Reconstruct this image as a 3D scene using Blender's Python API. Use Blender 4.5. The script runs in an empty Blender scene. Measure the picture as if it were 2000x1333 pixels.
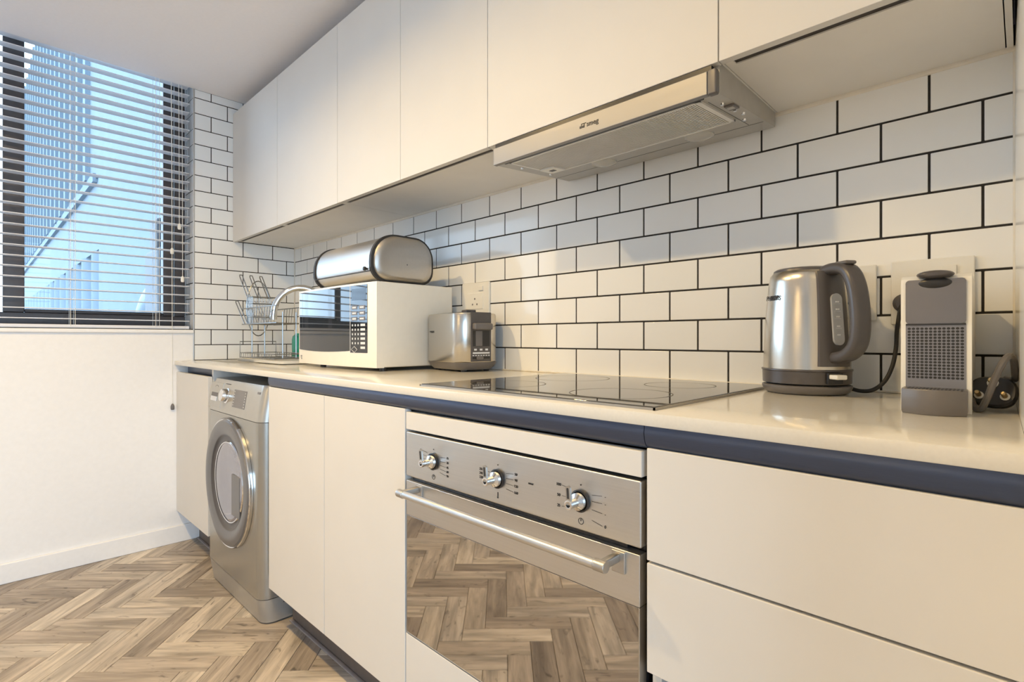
import bpy, bmesh, math, random
from mathutils import Vector, Matrix
random.seed(7)
R = math.radians
SC = bpy.context.scene
COL = SC.collection

# ---------------------------------------------------------------- camera
CZ = 1.003                      # camera height
YAW = 0.772255
cam_d = bpy.data.cameras.new('camera')
cam = bpy.data.objects.new('camera', cam_d); COL.objects.link(cam)
cam.location = (0, 0, CZ); cam.rotation_euler = (R(90), 0, YAW)
cam_d.sensor_fit = 'HORIZONTAL'; cam_d.sensor_width = 36.0
cam_d.lens = 1025.605 / 2000 * 36.0
cam_d.shift_y = -4.4 / 2000
cam_d.clip_start = 0.01; cam_d.clip_end = 200
SC.camera = cam

# ---------------------------------------------------------------- world and exposure
W = bpy.data.worlds.new('sky'); SC.world = W; W.use_nodes = True
wn = W.node_tree.nodes; wl = W.node_tree.links
bg = wn['Background']; bg.inputs['Color'].default_value = (0.63, 0.81, 1.0, 1); bg.inputs['Strength'].default_value = 6.4
SC.view_settings.view_transform = 'Standard'
SC.view_settings.look = 'None'
SC.view_settings.exposure = 0.06
SC.view_settings.gamma = 1.0
SC.view_settings.use_curve_mapping = False
SC.cycles.max_bounces = 10
SC.cycles.diffuse_bounces = 6
SC.cycles.glossy_bounces = 6
SC.cycles.transparent_max_bounces = 12
SC.cycles.caustics_reflective = False
SC.cycles.caustics_refractive = False
SC.cycles.sample_clamp_indirect = 6.0

LAMP_W = 17.0                  # power of each ceiling downlight
LAMP_COL = (1.0, 0.69, 0.30)

# ---------------------------------------------------------------- key dimensions (metres)
U = 0.078                       # tile pitch (height)
TW = 1.979119 * U               # tile pitch (width)
XL = -2.9913                    # left wall
YB = 1.2862                     # tiled wall behind the worktop
ZCEIL = 2.262
ZC = 0.894                      # worktop
YC = 0.692                      # worktop front
YD = 0.70                       # lower fronts
YU = 0.958                      # upper fronts
ZU = 1.518                      # underside of the wall cabinets
ZV0 = CZ - 1.393236 * U         # bottom of first tile course
U0 = -10.575976 * U             # tile column reference
YREV = 0.7746                   # window reveal
def zv(v): return ZV0 + v * U
def xright(y): return -0.0105 + 0.025 * (YB - y)   # right side wall, slightly out of square

# ---------------------------------------------------------------- light portals (daylight through the seen window and the added one)
def portal(name, loc, rot, sx, sy):
    l = bpy.data.lights.new(name, 'AREA'); l.shape = 'RECTANGLE'; l.size = sx; l.size_y = sy
    l.cycles.is_portal = True
    o = bpy.data.objects.new(name, l); COL.objects.link(o); o.location = loc; o.rotation_euler = rot
    return o
portal('window_light_portal', (XL - 0.22, -0.25, 1.75), (0, R(-90), 0), 1.5, 2.1)
portal('window_light_portal', (2.29, -1.2, 1.16), (0, R(90), 0), 2.08, 4.1)  # belongs to the added window in the far side wall

# ================================================================ helpers
def smooth(me, ang=0.6):
    for p in me.polygons: p.use_smooth = True
    try: me.set_sharp_from_angle(angle=ang)
    except Exception: pass

class MB:
    def __init__(s): s.bm = bmesh.new(); s.wn = False
    def box(s, x0, x1, y0, y1, z0, z1, r=0, seg=2, mat=None):
        m = Matrix.Translation(((x0+x1)/2, (y0+y1)/2, (z0+z1)/2)) @ Matrix.Diagonal((abs(x1-x0), abs(y1-y0), abs(z1-z0), 1))
        if mat is not None: m = mat @ m
        g = bmesh.ops.create_cube(s.bm, size=1.0, matrix=m)
        if r > 0:
            s.wn = True
            ed = list({e for v in g['verts'] for e in v.link_edges})
            bmesh.ops.bevel(s.bm, geom=ed, offset=r, segments=seg, profile=0.5, affect='EDGES', clamp_overlap=True)
        return s
    def prism(s, pts, axis, a, b, cap=True):
        """pts: 2D outline; axis x:(y,z) y:(x,z) z:(x,y)"""
        def v3(p, t):
            return {'x': (t, p[0], p[1]), 'y': (p[0], t, p[1]), 'z': (p[0], p[1], t)}[axis]
        A = [s.bm.verts.new(v3(p, a)) for p in pts]; B = [s.bm.verts.new(v3(p, b)) for p in pts]
        n = len(pts)
        for i in range(n): s.bm.faces.new((A[i], A[(i+1) % n], B[(i+1) % n], B[i]))
        if cap: s.bm.faces.new(A[::-1]); s.bm.faces.new(B)
        return s
    def rings(s, rings, cap0=True, cap1=True, closed=True):
        L = [[s.bm.verts.new(p) for p in r] for r in rings]
        n = len(L[0])
        for a, b in zip(L, L[1:]):
            for i in range(n if closed else n-1): s.bm.faces.new((a[i], a[(i+1) % n], b[(i+1) % n], b[i]))
        if cap0: s.bm.faces.new(L[0][::-1])
        if cap1: s.bm.faces.new(L[-1])
        return s
    def lathe(s, prof, n=48, c=(0, 0, 0), cap0=True, cap1=True, mat=None):
        M = mat or Matrix.Identity(4)
        rg = []
        for r, z in prof:
            rg.append([M @ Vector((c[0]+r*math.cos(2*math.pi*i/n), c[1]+r*math.sin(2*math.pi*i/n), c[2]+z)) for i in range(n)])
        return s.rings(rg, cap0, cap1)
    def tube(s, path, r, n=8, closed=False):
        P = [Vector(p) for p in path]; m = len(P)
        T = []
        for i in range(m):
            a = P[(i-1) % m] if (closed or i > 0) else P[i]
            b = P[(i+1) % m] if (closed or i < m-1) else P[i]
            T.append((b-a).normalized())
        up = Vector((0, 0, 1)) if abs(T[0].z) < 0.9 else Vector((1, 0, 0))
        nn = (up - T[0]*up.dot(T[0])).normalized()
        rg = []
        for i in range(m):
            nn = (nn - T[i]*nn.dot(T[i])).normalized(); bb = T[i].cross(nn)
            rr = r[i] if isinstance(r, (list, tuple)) else r
            rg.append([P[i] + nn*rr*math.cos(2*math.pi*k/n) + bb*rr*math.sin(2*math.pi*k/n) for k in range(n)])
        if closed: rg.append(rg[0]); return s.rings(rg, False, False)
        return s.rings(rg)
    def sweep(s, path, sec, up=(0, 1, 0), caps=True):
        """sec: list of (n,b) offsets; b along `up`, n in-plane"""
        P = [Vector(p) for p in path]; m = len(P); upv = Vector(up)
        rg = []
        for i in range(m):
            t = (P[min(i+1, m-1)] - P[max(i-1, 0)]).normalized()
            n_ = upv.cross(t).normalized()
            sc = sec[i] if isinstance(sec[0][0], (list, tuple)) else sec
            rg.append([P[i] + n_*a + upv*b for a, b in sc])
        return s.rings(rg, caps, caps)
    def disc(s, c, r, axis='y', n=24, flip=False, r2=None):
        vs = []
        for i in range(n):
            a = 2*math.pi*i/n; u, v = r*math.cos(a), (r2 or r)*math.sin(a)
            vs.append(s.bm.verts.new({'x': (c[0], c[1]+u, c[2]+v), 'y': (c[0]+u, c[1], c[2]+v), 'z': (c[0]+u, c[1]+v, c[2])}[axis]))
        s.bm.faces.new(vs[::-1] if flip else vs); return s
    def mesh(s, name, mt=None, sm=True, ang=0.6):
        bmesh.ops.recalc_face_normals(s.bm, faces=s.bm.faces)
        me = bpy.data.meshes.new(name); s.bm.to_mesh(me); s.bm.free()
        if mt: me.materials.append(mt)
        if sm: smooth(me, ang)
        if sm and s.wn:                         # area-weighted normals keep the flat faces of bevelled boxes flat
            acc = [Vector() for _ in me.vertices]
            for p in me.polygons:
                for v in p.vertices: acc[v] += p.normal * p.area
            me.normals_split_custom_set_from_vertices([(a.normalized() if a.length > 0 else Vector((0, 0, 1))) for a in acc])
        return me

def tag(o, label=None, cat=None, group=None, kind=None):
    if label: o['label'] = label
    if cat: o['category'] = cat
    if group: o['group'] = group
    if kind: o['kind'] = kind
    return o
def link(name, me, parent=None, loc=(0, 0, 0), rot=(0, 0, 0)):
    o = bpy.data.objects.new(name, me); COL.objects.link(o)
    o.parent = parent; o.location = loc; o.rotation_euler = rot
    return o
def thing(name, label, cat, loc, rotz=0, group=None, kind=None):
    o = bpy.data.objects.new(name, None); COL.objects.link(o)
    o.empty_display_size = 0.05
    o.location = loc; o.rotation_euler = (0, 0, rotz)
    return tag(o, label, cat, group, kind)
def rootof(o):
    while o.parent: o = o.parent
    return o
def part(name, mb, mt, parent, world=False, label=None, sm=True, ang=0.6):
    """a part in its thing's own frame; world=True: coordinates given in room space"""
    if world:
        o = rootof(parent)
        bmesh.ops.transform(mb.bm, verts=mb.bm.verts, matrix=(Matrix.Translation(o.location) @ o.rotation_euler.to_matrix().to_4x4()).inverted())
    ob = link(name, mb.mesh(name, mt, sm, ang), parent)
    if label: ob['label'] = label
    return ob
def single(name, mb, mt, label, cat, kind=None, group=None, sm=True, ang=0.6):
    return tag(link(name, mb.mesh(name, mt, sm, ang)), label, cat, group, kind)
def text_mesh(txt, size, extr=0.0003, bold=0.0, shear=0.0, spacing=1.0):
    cu = bpy.data.curves.new('lettering', 'FONT'); cu.body = txt; cu.size = size; cu.extrude = extr
    cu.align_x = 'CENTER'; cu.align_y = 'CENTER'; cu.offset = bold; cu.shear = shear; cu.space_character = spacing
    cu.resolution_u = 3
    o = bpy.data.objects.new('lettering', cu); COL.objects.link(o)
    dg = bpy.context.evaluated_depsgraph_get(); dg.update()
    me = bpy.data.meshes.new_from_object(o.evaluated_get(dg))
    bpy.data.objects.remove(o); bpy.data.curves.remove(cu)
    me.materials.clear()
    return me
def lettering(txt, size, mt, parent, loc, rot, name='lettering', **k):
    me = text_mesh(txt, size, **k); me.materials.append(mt)
    return link(name, me, parent, loc, rot)
def rrect(w, h, r, n=5, cx=0, cy=0):
    pts = []
    for sx, sy, a0 in ((1, 1, 0), (-1, 1, 90), (-1, -1, 180), (1, -1, 270)):
        for i in range(n+1):
            a = R(a0 + 90*i/n); pts.append((cx+sx*(w/2-r)+r*math.cos(a), cy+sy*(h/2-r)+r*math.sin(a)))
    return pts
def arc(cx, cy, r, a0, a1, n):
    return [(cx+r*math.cos(R(a0+(a1-a0)*i/n)), cy+r*math.sin(R(a0+(a1-a0)*i/n))) for i in range(n+1)]
def spline(pts, n=8):
    P = [Vector(p) for p in pts]; out = []
    for i in range(len(P)-1):
        p0 = P[max(i-1, 0)]; p1 = P[i]; p2 = P[i+1]; p3 = P[min(i+2, len(P)-1)]
        for k in range(n):
            t = k/n
            out.append(0.5*((2*p1)+(p2-p0)*t+(2*p0-5*p1+4*p2-p3)*t*t+(3*p1-p0-3*p2+p3)*t**3))
    out.append(P[-1]); return out

# ================================================================ materials
def base_mat(name):
    m = bpy.data.materials.new(name); m.use_nodes = True
    nt = m.node_tree; b = nt.nodes['Principled BSDF']
    return m, nt, b
def N(nt, t, **k):
    n = nt.nodes.new(t)
    for a, v in k.items(): setattr(n, a, v)
    return n
def mat(name, col, rough=0.5, metal=0.0, noise=0.03, nscale=40, bump=0.0, coat=0.0, spec=None, stretch=None, var=0.0, ior=None):
    """principled with a procedural noise on colour / roughness / relief"""
    m, nt, b = base_mat(name); L = nt.links
    b.inputs['Metallic'].default_value = metal
    b.inputs['Roughness'].default_value = rough
    if coat: b.inputs['Coat Weight'].default_value = coat; b.inputs['Coat Roughness'].default_value = 0.05
    if spec is not None: b.inputs['Specular IOR Level'].default_value = spec
    if ior: b.inputs['IOR'].default_value = ior
    tc = N(nt, 'ShaderNodeTexCoord'); mp = N(nt, 'ShaderNodeMapping')
    L.new(tc.outputs['Object'], mp.inputs['Vector'])
    if stretch: mp.inputs['Scale'].default_value = stretch
    no = N(nt, 'ShaderNodeTexNoise'); no.inputs['Scale'].default_value = nscale; no.inputs['Detail'].default_value = 4
    L.new(mp.outputs['Vector'], no.inputs['Vector'])
    cr = N(nt, 'ShaderNodeValToRGB')
    lo = [max(0, c*(1-noise)) for c in col]; hi = [min(1, c*(1+noise)) for c in col]
    cr.color_ramp.elements[0].color = (*lo, 1); cr.color_ramp.elements[1].color = (*hi, 1)
    cr.color_ramp.elements[0].position = 0.3; cr.color_ramp.elements[1].position = 0.7
    L.new(no.outputs['Fac'], cr.inputs['Fac'])
    if var:
        oi = N(nt, 'ShaderNodeObjectInfo'); hs = N(nt, 'ShaderNodeHueSaturation')
        mr = N(nt, 'ShaderNodeMapRange'); mr.inputs['To Min'].default_value = 1-var; mr.inputs['To Max'].default_value = 1+var*0.4
        L.new(oi.outputs['Random'], mr.inputs['Value']); L.new(mr.outputs['Result'], hs.inputs['Value'])
        L.new(cr.outputs['Color'], hs.inputs['Color']); L.new(hs.outputs['Color'], b.inputs['Base Color'])
    else:
        L.new(cr.outputs['Color'], b.inputs['Base Color'])
    if bump:
        bp = N(nt, 'ShaderNodeBump'); bp.inputs['Strength'].default_value = bump; bp.inputs['Distance'].default_value = 0.001
        L.new(no.outputs['Fac'], bp.inputs['Height']); L.new(bp.outputs['Normal'], b.inputs['Normal'])
    return m

def brushed(name, col, rough, stretch, bump=0.08, aniso=0.5):
    m, nt, b = base_mat(name); L = nt.links
    b.inputs['Metallic'].default_value = 1.0
    b.inputs['Anisotropic'].default_value = aniso
    tc = N(nt, 'ShaderNodeTexCoord'); mp = N(nt, 'ShaderNodeMapping'); mp.inputs['Scale'].default_value = stretch
    no = N(nt, 'ShaderNodeTexNoise'); no.inputs['Scale'].default_value = 6; no.inputs['Detail'].default_value = 6
    L.new(tc.outputs['Object'], mp.inputs['Vector']); L.new(mp.outputs['Vector'], no.inputs['Vector'])
    cr = N(nt, 'ShaderNodeValToRGB')
    cr.color_ramp.elements[0].color = (*[c*0.93 for c in col], 1); cr.color_ramp.elements[1].color = (*[min(1, c*1.06) for c in col], 1)
    L.new(no.outputs['Fac'], cr.inputs['Fac']); L.new(cr.outputs['Color'], b.inputs['Base Color'])
    mr = N(nt, 'ShaderNodeMapRange'); mr.inputs['To Min'].default_value = rough*0.85; mr.inputs['To Max'].default_value = rough*1.2
    L.new(no.outputs['Fac'], mr.inputs['Value']); L.new(mr.outputs['Result'], b.inputs['Roughness'])
    bp = N(nt, 'ShaderNodeBump'); bp.inputs['Strength'].default_value = bump; bp.inputs['Distance'].default_value = 0.0006
    L.new(no.outputs['Fac'], bp.inputs['Height']); L.new(bp.outputs['Normal'], b.inputs['Normal'])
    return m

def pane_glass(name, tint=(0.93, 0.97, 1.0)):
    m = bpy.data.materials.new(name); m.use_nodes = True; nt = m.node_tree; nt.nodes.clear(); L = nt.links
    out = N(nt, 'ShaderNodeOutputMaterial'); mx = N(nt, 'ShaderNodeMixShader')
    tr = N(nt, 'ShaderNodeBsdfTransparent'); tr.inputs['Color'].default_value = (*tint, 1)
    gl = N(nt, 'ShaderNodeBsdfGlossy'); gl.inputs['Roughness'].default_value = 0.01
    fr = N(nt, 'ShaderNodeFresnel'); fr.inputs['IOR'].default_value = 1.3
    L.new(fr.outputs['Fac'], mx.inputs['Fac']); L.new(tr.outputs[0], mx.inputs[1]); L.new(gl.outputs[0], mx.inputs[2])
    L.new(mx.outputs[0], out.inputs['Surface']); return m

def clear_plastic(name, tint, alpha):
    m, nt, b = base_mat(name)
    b.inputs['Base Color'].default_value = (*tint, 1); b.inputs['Roughness'].default_value = 0.08
    b.inputs['Alpha'].default_value = alpha; b.inputs['IOR'].default_value = 1.45
    return m

def wood(name, mode):
    """herringbone plank: long grain along U, each plank its own tone"""
    m, nt, b = base_mat(name); L = nt.links
    uv = N(nt, 'ShaderNodeUVMap'); uv.uv_map = 'UVMap'
    if mode == 'object': src = N(nt, 'ShaderNodeObjectInfo').outputs['Random']
    else: src = N(nt, 'ShaderNodeNewGeometry').outputs['Random Per Island']
    sc = N(nt, 'ShaderNodeMath', operation='MULTIPLY'); sc.inputs[1].default_value = 37.0; L.new(src, sc.inputs[0])
    cmb = N(nt, 'ShaderNodeCombineXYZ'); L.new(sc.outputs[0], cmb.inputs['X']); L.new(sc.outputs[0], cmb.inputs['Y']); L.new(sc.outputs[0], cmb.inputs['Z'])
    add = N(nt, 'ShaderNodeVectorMath', operation='ADD'); L.new(uv.outputs['UV'], add.inputs[0]); L.new(cmb.outputs[0], add.inputs[1])
    def noise(sx, sy, scale, det, dist=0.0):
        mp = N(nt, 'ShaderNodeMapping'); mp.inputs['Scale'].default_value = (sx, sy, 1); L.new(add.outputs[0], mp.inputs['Vector'])
        n = N(nt, 'ShaderNodeTexNoise'); n.inputs['Scale'].default_value = scale; n.inputs['Detail'].default_value = det
        n.inputs['Distortion'].default_value = dist; L.new(mp.outputs[0], n.inputs['Vector']); return n
    n1 = noise(1.2, 11, 3.0, 5, 0.6)        # broad streaks
    n2 = noise(4, 90, 4.0, 8, 0.2)          # fine grain
    n3 = noise(5, 14, 2.2, 3, 1.5)          # knots, dark marks
    ramp = N(nt, 'ShaderNodeValToRGB'); e = ramp.color_ramp.elements
    e[0].position = 0.0; e[0].color = (0.30, 0.255, 0.215, 1)
    e[1].position = 1.0; e[1].color = (0.64, 0.57, 0.48, 1)
    for p, c in ((0.3, (0.41, 0.355, 0.30)), (0.6, (0.54, 0.475, 0.40)), (0.8, (0.48, 0.43, 0.375))):
        k = e.new(p); k.color = (*c, 1)
    L.new(src, ramp.inputs['Fac'])
    r1 = N(nt, 'ShaderNodeMapRange'); r1.inputs['From Min'].default_value = 0.3; r1.inputs['From Max'].default_value = 0.7
    r1.inputs['To Min'].default_value = 0.60; r1.inputs['To Max'].default_value = 1.38; L.new(n1.outputs['Fac'], r1.inputs['Value'])
    r2 = N(nt, 'ShaderNodeMapRange'); r2.inputs['From Min'].default_value = 0.3; r2.inputs['From Max'].default_value = 0.7
    r2.inputs['To Min'].default_value = 0.86; r2.inputs['To Max'].default_value = 1.1; L.new(n2.outputs['Fac'], r2.inputs['Value'])
    r3 = N(nt, 'ShaderNodeMapRange'); r3.inputs['From Min'].default_value = 0.27; r3.inputs['From Max'].default_value = 0.38
    r3.inputs['To Min'].default_value = 0.45; r3.inputs['To Max'].default_value = 1.0; L.new(n3.outputs['Fac'], r3.inputs['Value'])
    m1 = N(nt, 'ShaderNodeMath', operation='MULTIPLY'); L.new(r1.outputs[0], m1.inputs[0]); L.new(r2.outputs[0], m1.inputs[1])
    m2 = N(nt, 'ShaderNodeMath', operation='MULTIPLY'); L.new(m1.outputs[0], m2.inputs[0]); L.new(r3.outputs[0], m2.inputs[1])
    hs = N(nt, 'ShaderNodeHueSaturation'); L.new(ramp.outputs['Color'], hs.inputs['Color']); L.new(m2.outputs[0], hs.inputs['Value'])
    L.new(hs.outputs['Color'], b.inputs['Base Color'])
    b.inputs['Roughness'].default_value = 0.42; b.inputs['Specular IOR Level'].default_value = 0.35
    bp = N(nt, 'ShaderNodeBump'); bp.inputs['Strength'].default_value = 0.12; bp.inputs['Distance'].default_value = 0.001
    L.new(n2.outputs['Fac'], bp.inputs['Height']); L.new(bp.outputs['Normal'], b.inputs['Normal'])
    return m

def tile_mat(name):
    m, nt, b = base_mat(name); L = nt.links
    b.inputs['Roughness'].default_value = 0.12
    oi = N(nt, 'ShaderNodeObjectInfo'); cr = N(nt, 'ShaderNodeValToRGB')
    cr.color_ramp.elements[0].color = (0.83, 0.845, 0.84, 1); cr.color_ramp.elements[1].color = (0.87, 0.875, 0.865, 1)
    L.new(oi.outputs['Random'], cr.inputs['Fac']); L.new(cr.outputs['Color'], b.inputs['Base Color'])
    tc = N(nt, 'ShaderNodeTexCoord'); ad = N(nt, 'ShaderNodeVectorMath', operation='ADD')
    L.new(tc.outputs['Object'], ad.inputs[0]); L.new(oi.outputs['Location'], ad.inputs[1])
    no = N(nt, 'ShaderNodeTexNoise'); no.inputs['Scale'].default_value = 9; no.inputs['Detail'].default_value = 1
    L.new(ad.outputs[0], no.inputs['Vector'])
    bp = N(nt, 'ShaderNodeBump'); bp.inputs['Strength'].default_value = 0.02; bp.inputs['Distance'].default_value = 0.004
    L.new(no.outputs['Fac'], bp.inputs['Height']); L.new(bp.outputs['Normal'], b.inputs['Normal'])
    return m

def emit(name, col, st):
    m = bpy.data.materials.new(name); m.use_nodes = True; nt = m.node_tree; nt.nodes.clear()
    o = N(nt, 'ShaderNodeOutputMaterial'); e = N(nt, 'ShaderNodeEmission'); e.inputs['Color'].default_value = (*col, 1); e.inputs['Strength'].default_value = st
    nt.links.new(e.outputs[0], o.inputs['Surface']); return m

M = dict(
    plaster=mat('plaster_white', (0.86, 0.855, 0.85), 0.75, noise=0.015, nscale=60, bump=0.08),
    ceiling=mat('ceiling_white', (0.91, 0.90, 0.92), 0.8, noise=0.01, nscale=80, bump=0.05),
    grout=mat('dark_grout', (0.022, 0.019, 0.017), 0.85, noise=0.2, nscale=150, bump=0.2),
    tile=tile_mat('glazed_white_tile'),
    caulk=mat('silicone_sealant', (0.78, 0.74, 0.66), 0.5, noise=0.04),
    cab=mat('satin_white_front', (0.70, 0.685, 0.655), 0.5, noise=0.012, nscale=7, spec=0.3),
    carcass=mat('white_melamine', (0.80, 0.78, 0.74), 0.45, noise=0.02, nscale=9),
    slot=mat('dark_handle_channel', (0.035, 0.028, 0.022), 0.5, noise=0.1),
    gola=mat('anodised_dark_profile', (0.062, 0.08, 0.135), 0.30, metal=0.5, noise=0.06, stretch=(1, 40, 40)),
    plinth=mat('dark_plinth', (0.13, 0.11, 0.10), 0.4, noise=0.08),
    plinth_strip=mat('grey_plinth_strip', (0.30, 0.27, 0.27), 0.5, noise=0.08),
    quartz=mat('cream_quartz', (0.71, 0.685, 0.62), 0.13, noise=0.02, nscale=220),
    steel_h=brushed('brushed_steel_horizontal', (0.66, 0.65, 0.63), 0.36, (1, 70, 70), 0.06),
    steel_v=brushed('brushed_steel_upright', (0.60, 0.57, 0.52), 0.24, (70, 70, 1), 0.05),
    steel_dull=brushed('satin_steel', (0.52, 0.50, 0.47), 0.38, (20, 20, 20), 0.03, 0.2),
    alu=mat('painted_silver', (0.47, 0.455, 0.42), 0.36, metal=0.3, noise=0.03),
    bar_steel=brushed('hood_bar_steel', (0.33, 0.325, 0.32), 0.52, (1, 70, 70), 0.04, 0.2),
    alu_light=mat('pale_aluminium', (0.80, 0.79, 0.76), 0.4, metal=0.2, noise=0.02),
    chrome=mat('chrome', (0.82, 0.82, 0.82), 0.08, metal=1.0, noise=0.01),
    wire=mat('chromed_wire', (0.30, 0.30, 0.29), 0.25, metal=0.9, noise=0.02),
    mirror=mat('mirrored_oven_glass', (0.47, 0.45, 0.43), 0.025, metal=1.0, noise=0.01),
    black_glass=mat('black_ceramic_glass', (0.045, 0.042, 0.038), 0.03, noise=0.02, spec=0.8),
    dark_glass=mat('dark_door_glass', (0.02, 0.024, 0.03), 0.03, noise=0.02, spec=0.7, coat=0.15),
    black=mat('black_plastic', (0.02, 0.02, 0.022), 0.35, noise=0.1),
    black_soft=mat('black_rubber', (0.025, 0.024, 0.024), 0.6, noise=0.1),
    dgrey=mat('dark_grey_plastic', (0.085, 0.078, 0.078), 0.3, noise=0.04),
    mgrey=mat('mid_grey_plastic', (0.15, 0.14, 0.137), 0.33, noise=0.04),
    white_pl=mat('white_plastic', (0.82, 0.81, 0.76), 0.3, noise=0.01),
    mw_white=mat('cream_white_enamel', (0.83, 0.80, 0.72), 0.32, noise=0.012),
    light_print=mat('pale_print', (0.72, 0.74, 0.76), 0.5, noise=0.02),
    dark_print=mat('dark_print', (0.03, 0.03, 0.032), 0.5, noise=0.05),
    brass=mat('worn_brass', (0.62, 0.47, 0.25), 0.3, metal=1.0, noise=0.1),
    frame=mat('bronze_window_frame', (0.075, 0.06, 0.056), 0.4, noise=0.08),
    slat=mat('white_blind_slat', (0.80, 0.80, 0.83), 0.45, noise=0.01),
    cord=mat('white_cord', (0.82, 0.80, 0.74), 0.7, noise=0.03),
    glass=pane_glass('window_glass'),
    gauge=clear_plastic('smoked_gauge', (0.55, 0.57, 0.60), 0.72),
    lens=clear_plastic('lamp_cover_glass', (0.85, 0.84, 0.80), 0.45),
    soap=clear_plastic('green_soap', (0.02, 0.36, 0.27), 0.9),
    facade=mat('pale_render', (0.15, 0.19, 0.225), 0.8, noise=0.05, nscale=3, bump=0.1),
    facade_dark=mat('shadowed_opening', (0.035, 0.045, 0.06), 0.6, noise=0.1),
    grey_metal=mat('weathered_grey_metal', (0.035, 0.043, 0.055), 0.5, noise=0.15, nscale=15),
    pipe=mat('painted_pipe', (0.21, 0.26, 0.30), 0.5, noise=0.04),
    ground=mat('outside_paving', (0.40, 0.40, 0.40), 0.9, noise=0.1, nscale=3),
    plank=wood('oak_plank', 'object'),
    plank_far=wood('oak_plank_field', 'island'),
    lamp=emit('lamp_diffuser', LAMP_COL, 18.0),
)

# ================================================================ FLOOR: herringbone planks
X0, X1, Y0, Y1 = XL - 0.05, 2.3, -3.4, YB
fl = MB(); fl.box(X0, X1, Y0, Y1, -0.12, -0.008)
floor = single('floor', fl, M['plinth'], 'brown oak floor laid in a herringbone pattern', 'floor', 'structure', sm=False)
PWD, PLN = 0.0765, 0.306
def plank_mesh(name, l, w, mt, tile_uv=True):
    g = 0.0006; mb = MB(); mb.box(-l/2+g, l/2-g, -w/2+g, w/2-g, -0.008, 0.0, 0.0014, 1)
    me = mb.mesh(name, mt, True, 0.3)
    uvl = me.uv_layers.new(name='UVMap')
    for lp in me.loops:
        co = me.vertices[lp.vertex_index].co; uvl.data[lp.index].uv = (co.x, co.y)
    return me
pl_me = plank_mesh('plank', PLN, PWD, M['plank'])
# herringbone lattice in its own frame (p along first plank direction, q across), turned 45 deg to the walls
planks = []
A45 = R(45)
for i in range(-40, 41):
    for j in range(-24, 25):
        # unit: horizontal plank [0,4]x[0,1], vertical plank [4,5]x[-3... ]: translation vectors (1,1) and (4,-4)... in plank widths
        ox = i*1 + j*4; oy = i*1 - j*4
        for kind in (0, 1):
            if kind == 0: cx, cy, rot = ox+2, oy+0.5, 0
            else: cx, cy, rot = ox+0.5, oy+1+2, 90
            p = Vector((cx*PWD, cy*PWD)); ca, sa = math.cos(A45), math.sin(A45)
            wx = p.x*ca - p.y*sa - 1.55; wy = p.x*sa + p.y*ca - 0.05
            planks.append((wx, wy, A45 + R(rot)))
def inside(p): return X0-0.2 < p[0] < X1+0.2 and Y0-0.2 < p[1] < Y1+0.2
def in_room(p):
    c, s = abs(math.cos(p[2]))*PLN/2+abs(math.sin(p[2]))*PWD/2, 0
    return X0+0.04 < p[0] - 0.135 and p[0]+0.135 < X1 and p[1]-0.135 > Y0 and p[1]+0.135 < Y1
planks = [p for p in planks if inside(p)]
# the ones seen directly (and mirrored in the oven door) first
def seen(p):
    x, y = p[0], p[1]
    d = max(0, y-0.80)*6 + max(0, -0.75-y)*3 + max(0, x-0.1)*3
    return d + 0.25*math.hypot(x+1.6, y-0.3)
planks.sort(key=seen)
for x, y, a in planks[:300]:
    link('plank', pl_me, floor, (x, y, 0), (0, 0, a + (math.pi if random.random() < 0.5 else 0)))
fv, ff, fu = [], [], []
for x, y, a in planks[300:]:
    b0 = len(fv); ca, sa = math.cos(a), math.sin(a); hl, hw = PLN/2-0.0007, PWD/2-0.0007
    for z in (-0.008, 0.0):
        for sx, sy in ((-1, -1), (1, -1), (1, 1), (-1, 1)):
            fv.append((x+sx*hl*ca-sy*hw*sa, y+sx*hl*sa+sy*hw*ca, z))
    for f in ((4, 5, 6, 7), (0, 1, 5, 4), (1, 2, 6, 5), (2, 3, 7, 6), (3, 0, 4, 7)):
        ff.append(tuple(b0+k for k in f))
        for k in f:
            q = k % 4; fu.append(((-1, 1, 1, -1)[q]*hl, (-1, -1, 1, 1)[q]*hw))
fme = bpy.data.meshes.new('plank_field'); fme.from_pydata(fv, [], ff); fme.materials.append(M['plank_far'])
uvl = fme.uv_layers.new(name='UVMap')
for i, u in enumerate(fu): uvl.data[i].uv = u
pf = link('plank_field', fme, floor); pf['kind'] = 'stuff'

# ================================================================ WALLS AND CEILING
cl = MB(); cl.box(XL, 2.3, -3.4, YB+0.15, ZCEIL, ZCEIL+0.25)
single('ceiling', cl, M['ceiling'], 'plain white ceiling over the kitchen', 'ceiling', 'structure', sm=False)

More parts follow.
